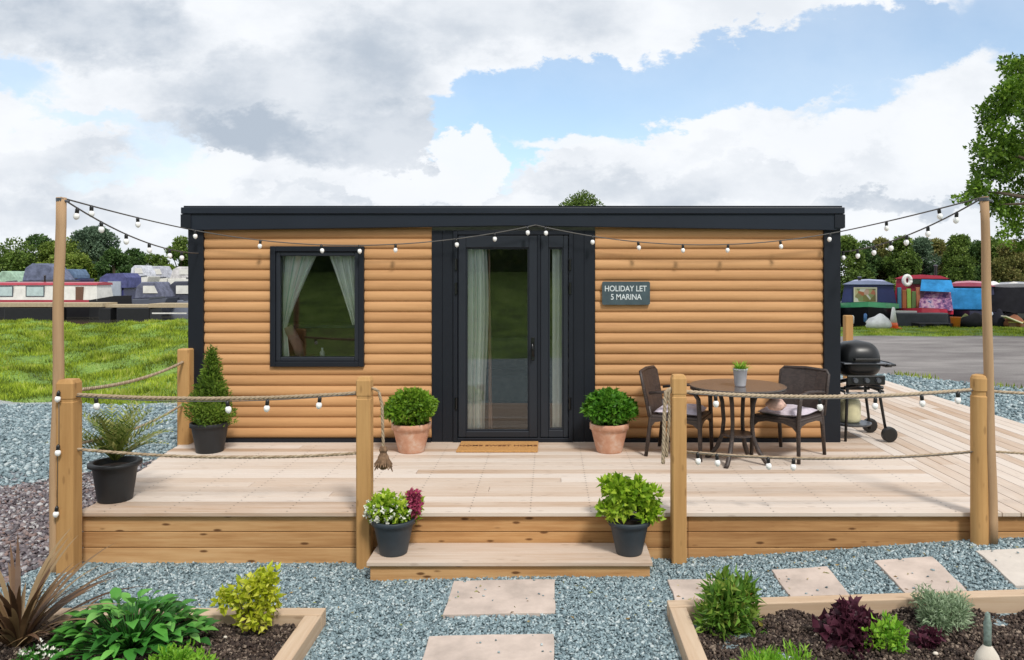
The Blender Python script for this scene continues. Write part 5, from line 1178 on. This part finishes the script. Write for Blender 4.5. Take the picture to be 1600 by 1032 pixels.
# ------------------------------------------------------------------ trees
TG = {'dark': leafmat('tree_dark', [(.03, .065, .018), (.05, .105, .028), (.085, .155, .04), (.14, .22, .06)], .6, .25),
      'mid': leafmat('tree_mid', [(.05, .09, .02), (.095, .16, .03), (.16, .24, .045), (.25, .33, .075)], .6, .3),
      'lime': leafmat('tree_lime', [(.08, .13, .02), (.14, .21, .03), (.22, .29, .05), (.32, .38, .09)], .6, .3),
      'blue': leafmat('tree_bluegreen_hazed', [(.05, .09, .055), (.085, .14, .085), (.13, .20, .12), (.20, .28, .17)], .6, .25),  # blue-green leaves, with distance haze put in as a lighter colour
      'olive': leafmat('tree_olive', [(.08, .095, .025), (.15, .165, .045), (.24, .235, .07), (.34, .26, .11)], .6, .3)}
def tree(label, x, y, z0, h, r, mat, n, leaf, nl=22, trunk=.3, name='tree', group='trees along the far side of the marina', low=.12, cat_='tree'):
    t = thing(name, label, cat_, (x, y, z0), group=group)
    lb = []
    for k in range(nl):
        f = random.random(); a = random.random()*6.283; zz = low+(.92-low)*f; rr = r*math.sin(math.pi*min(1, .22+.72*f))*random.uniform(.35, .80)
        s = r*random.uniform(.22, .40); lb.append((x+math.cos(a)*rr, y+math.sin(a)*rr, z0+h*zz, s, s, s*.75))
    foliage('crown', mat, lb, n, leaf, leaf*.6, t, .55, zmin=z0+.1)
    m = MB(); m.tube([(x, y, z0-.3), (x+.02*h, y, z0+h*.3), (x, y, z0+h*.8)], [r*.07+.06, r*.05+.04, .03], 8)
    for k in range(7):
        l = lb[k]; b = (x+.01*h, y, z0+h*random.uniform(.15, .4)); m.tube([b, ((b[0]+l[0])/2, (b[1]+l[1])/2, (b[2]+l[2])/2+.1*h*.3), l[:3]], [r*.03+.02, r*.02+.015, .01], 5)
    m.build('trunk', M['bark'], t); return t
def tree_px(label, u, vtop, wpx, Y, mat, n, leaf=None, z0=-.4, **k):
    return tree(label, XU(u, Y), Y, z0, ZV(vtop, Y)-z0, wpx/F*Y/2, TG[mat], int(n*1.7), leaf or Y*.0036, **k)
for a in [('dark broad tree at the far left edge', 12, 380, 120, 96, 'mid', 5000), ('dark rounded tree left of the light pole', 66, 370, 90, 104, 'dark', 5000), ('yellow green tree behind the light pole', 100, 376, 104, 98, 'lime', 5500),
          ('tallest dark green tree of the left group', 150, 355, 104, 100, 'blue', 10000), ('low yellow green bush under the tallest tree', 118, 396, 60, 92, 'lime', 3000), ('low dark tree left of the cabin', 212, 390, 60, 102, 'dark', 4000),
          ('round topped tree against the cabin corner', 282, 372, 62, 96, 'mid', 4500), ('low green bush between the dark trees', 240, 398, 60, 94, 'mid', 3000), ('pale green low willow beyond the cruisers', 262, 411, 46, 88, 'lime', 2200),
          ('dark bush low below the tallest tree', 178, 388, 56, 94, 'dark', 3500), ('broad tree left of the picture', -80, 380, 110, 100, 'mid', 3000), ('tree beyond the left picture edge', -190, 385, 120, 100, 'dark', 2500),
          ('tree hidden by the cabin left part', 360, 385, 90, 100, 'dark', 2000), ('tree hidden by the cabin behind the window', 460, 385, 110, 100, 'mid', 2000)]: tree_px(*a[:6], a[6])
tree_px('domed tree peeping over the middle of the cabin roof', 911, 297, 112, 34, 'mid', 12000, .10, nl=60, low=.45)
cols = ['mid', 'dark', 'olive', 'mid', 'blue', 'olive', 'mid', 'dark', 'mid', 'olive', 'mid']
kinds = ['green leafy', 'dark pointed', 'russet tinged', 'bright green', 'blue green', 'olive brown', 'tall green', 'dark dense', 'light green', 'brownish', 'mid green']
us = [1325, 1352, 1382, 1410, 1438, 1466, 1496, 1524, 1553, 1582, 1612]
tops = [374, 380, 377, 372, 376, 380, 372, 379, 376, 381, 376]
nb = ['next to the cabin', 'above the navy boat', 'above the gap between navy and crimson boats', 'above the lifebuoy', 'over the crimson cabin', 'right of the crimson roof', 'over the blue sheet', 'just left of the right light pole', 'just right of the right light pole', 'under the oak crown', 'at the right picture edge']
for i in range(11): tree_px('%s hedgerow tree %s' % (kinds[i], nb[i]), us[i], tops[i]-6, 66, 60+(i % 3)*1.5, cols[i], 6500, .21, nl=40, group='hedgerow trees behind the right hand boats', low=.03, z0=-.9)
for i, (u, v) in enumerate([(1680, 372), (1780, 376), (1240, 380), (1120, 384), (1000, 382), (780, 386), (640, 386)]): tree_px('hedgerow tree out of sight %s' % ['right of the frame', 'far right of the frame', 'behind the cabin right end', 'behind the sign', 'behind the door', 'behind the left wall', 'behind the window wall'][i], u, v, 110, 62, cols[i], 2200, .26, group='hedgerow trees behind the right hand boats', low=.03, z0=-.9)
# oak at the right: leafy limbs reaching into the picture
ox, oy, oz = 15.4, 20.5, -.3
ok = thing('oak_tree', 'large oak at the right edge whose branches reach over the light pole', 'tree', (ox, oy, oz))
clus = [(1590, 105, 34), (1600, 150, 45), (1575, 160, 35), (1560, 190, 36), (1545, 178, 24), (1590, 210, 45), (1560, 232, 30), (1530, 222, 14), (1520, 228, 12), (1560, 268, 34), (1540, 285, 30), (1590, 270, 46), (1515, 292, 20),
        (1502, 312, 15), (1550, 310, 26), (1580, 320, 34), (1600, 345, 30), (1575, 360, 18), (1560, 335, 14), (1595, 380, 16), (1572, 378, 9), (1640, 130, 70), (1680, 60, 80), (1640, 220, 70), (1650, 300, 70), (1720, 200, 110), (1760, 80, 110), (1740, 320, 90), (1630, 370, 36), (1800, 200, 110), (1535, 245, 20), (1535, 265, 16)]
lb = []
for (u, v, r) in clus:
    Y = oy+random.uniform(-1.2, 1.2); k = r/F*Y
    nsub = 5 if r < 60 else 9
    for _ in range(nsub):
        d = unit(RNG.normal(size=3)); lb.append((XU(u, Y)+d[0]*k*.55, Y+d[1]*k*.8, ZV(v, Y)+d[2]*k*.55, k*.42, k*.42, k*.32))
foliage('crown', leafmat('oak_leaf', [(.03, .07, .008), (.065, .14, .012), (.12, .23, .02), (.20, .33, .035), (.28, .42, .06)], .45, .35), lb, 56000, .12, .075, ok, .85)
m = MB(); m.tube([(ox, oy, oz-.3), (ox+.1, oy, 1.5), (ox-.1, oy, 3.2), (ox+.1, oy, 5.5), (ox, oy, 8)], [.5, .38, .33, .22, .08], 12)
for (u, v, z1) in [(1590, 110, 4.), (1560, 190, 3.5), (1545, 235, 3.2), (1510, 300, 2.9), (1560, 320, 2.8), (1595, 375, 2.4), (1640, 220, 3.), (1700, 80, 4.5)]:
    e = Vector((XU(u, oy), oy, ZV(v, oy))); s0 = Vector((ox, oy, z1)); mid = s0.lerp(e, .5)+Vector((0, random.uniform(-.4, .4), .25)); m.tube([s0, s0.lerp(mid, .5)+Vector((0, 0, .05)), mid, e.lerp(mid, .4)+Vector((0, 0, .08)), e], [.13, .10, .07, .04, .015], 7)
m.build('trunk', M['bark'], ok)
# hedge bank behind the viewer (seen mirrored in the glass)
hd = thing('hedge', 'tall leafy hedge behind the viewer mirrored in the door glass', 'hedge', (0, -16, 1.6))
lb = [(-26+i*1.1+random.uniform(-.3, .3), -16+random.uniform(-.6, .6), 1.9+j*1.25, 1., .9, .85) for i in range(48) for j in range(5)]
foliage('foliage', TG['mid'], lb, 26000, .26, .17, hd, .4)
MB().box(-26, 26, -16.4, -15.6, 1.5, 6.6).build('woody_core', TG['dark'], hd)

print('objects', len(bpy.data.objects), 'faces', sum(len(o.data.polygons) for o in bpy.data.objects if o.type == 'MESH'))
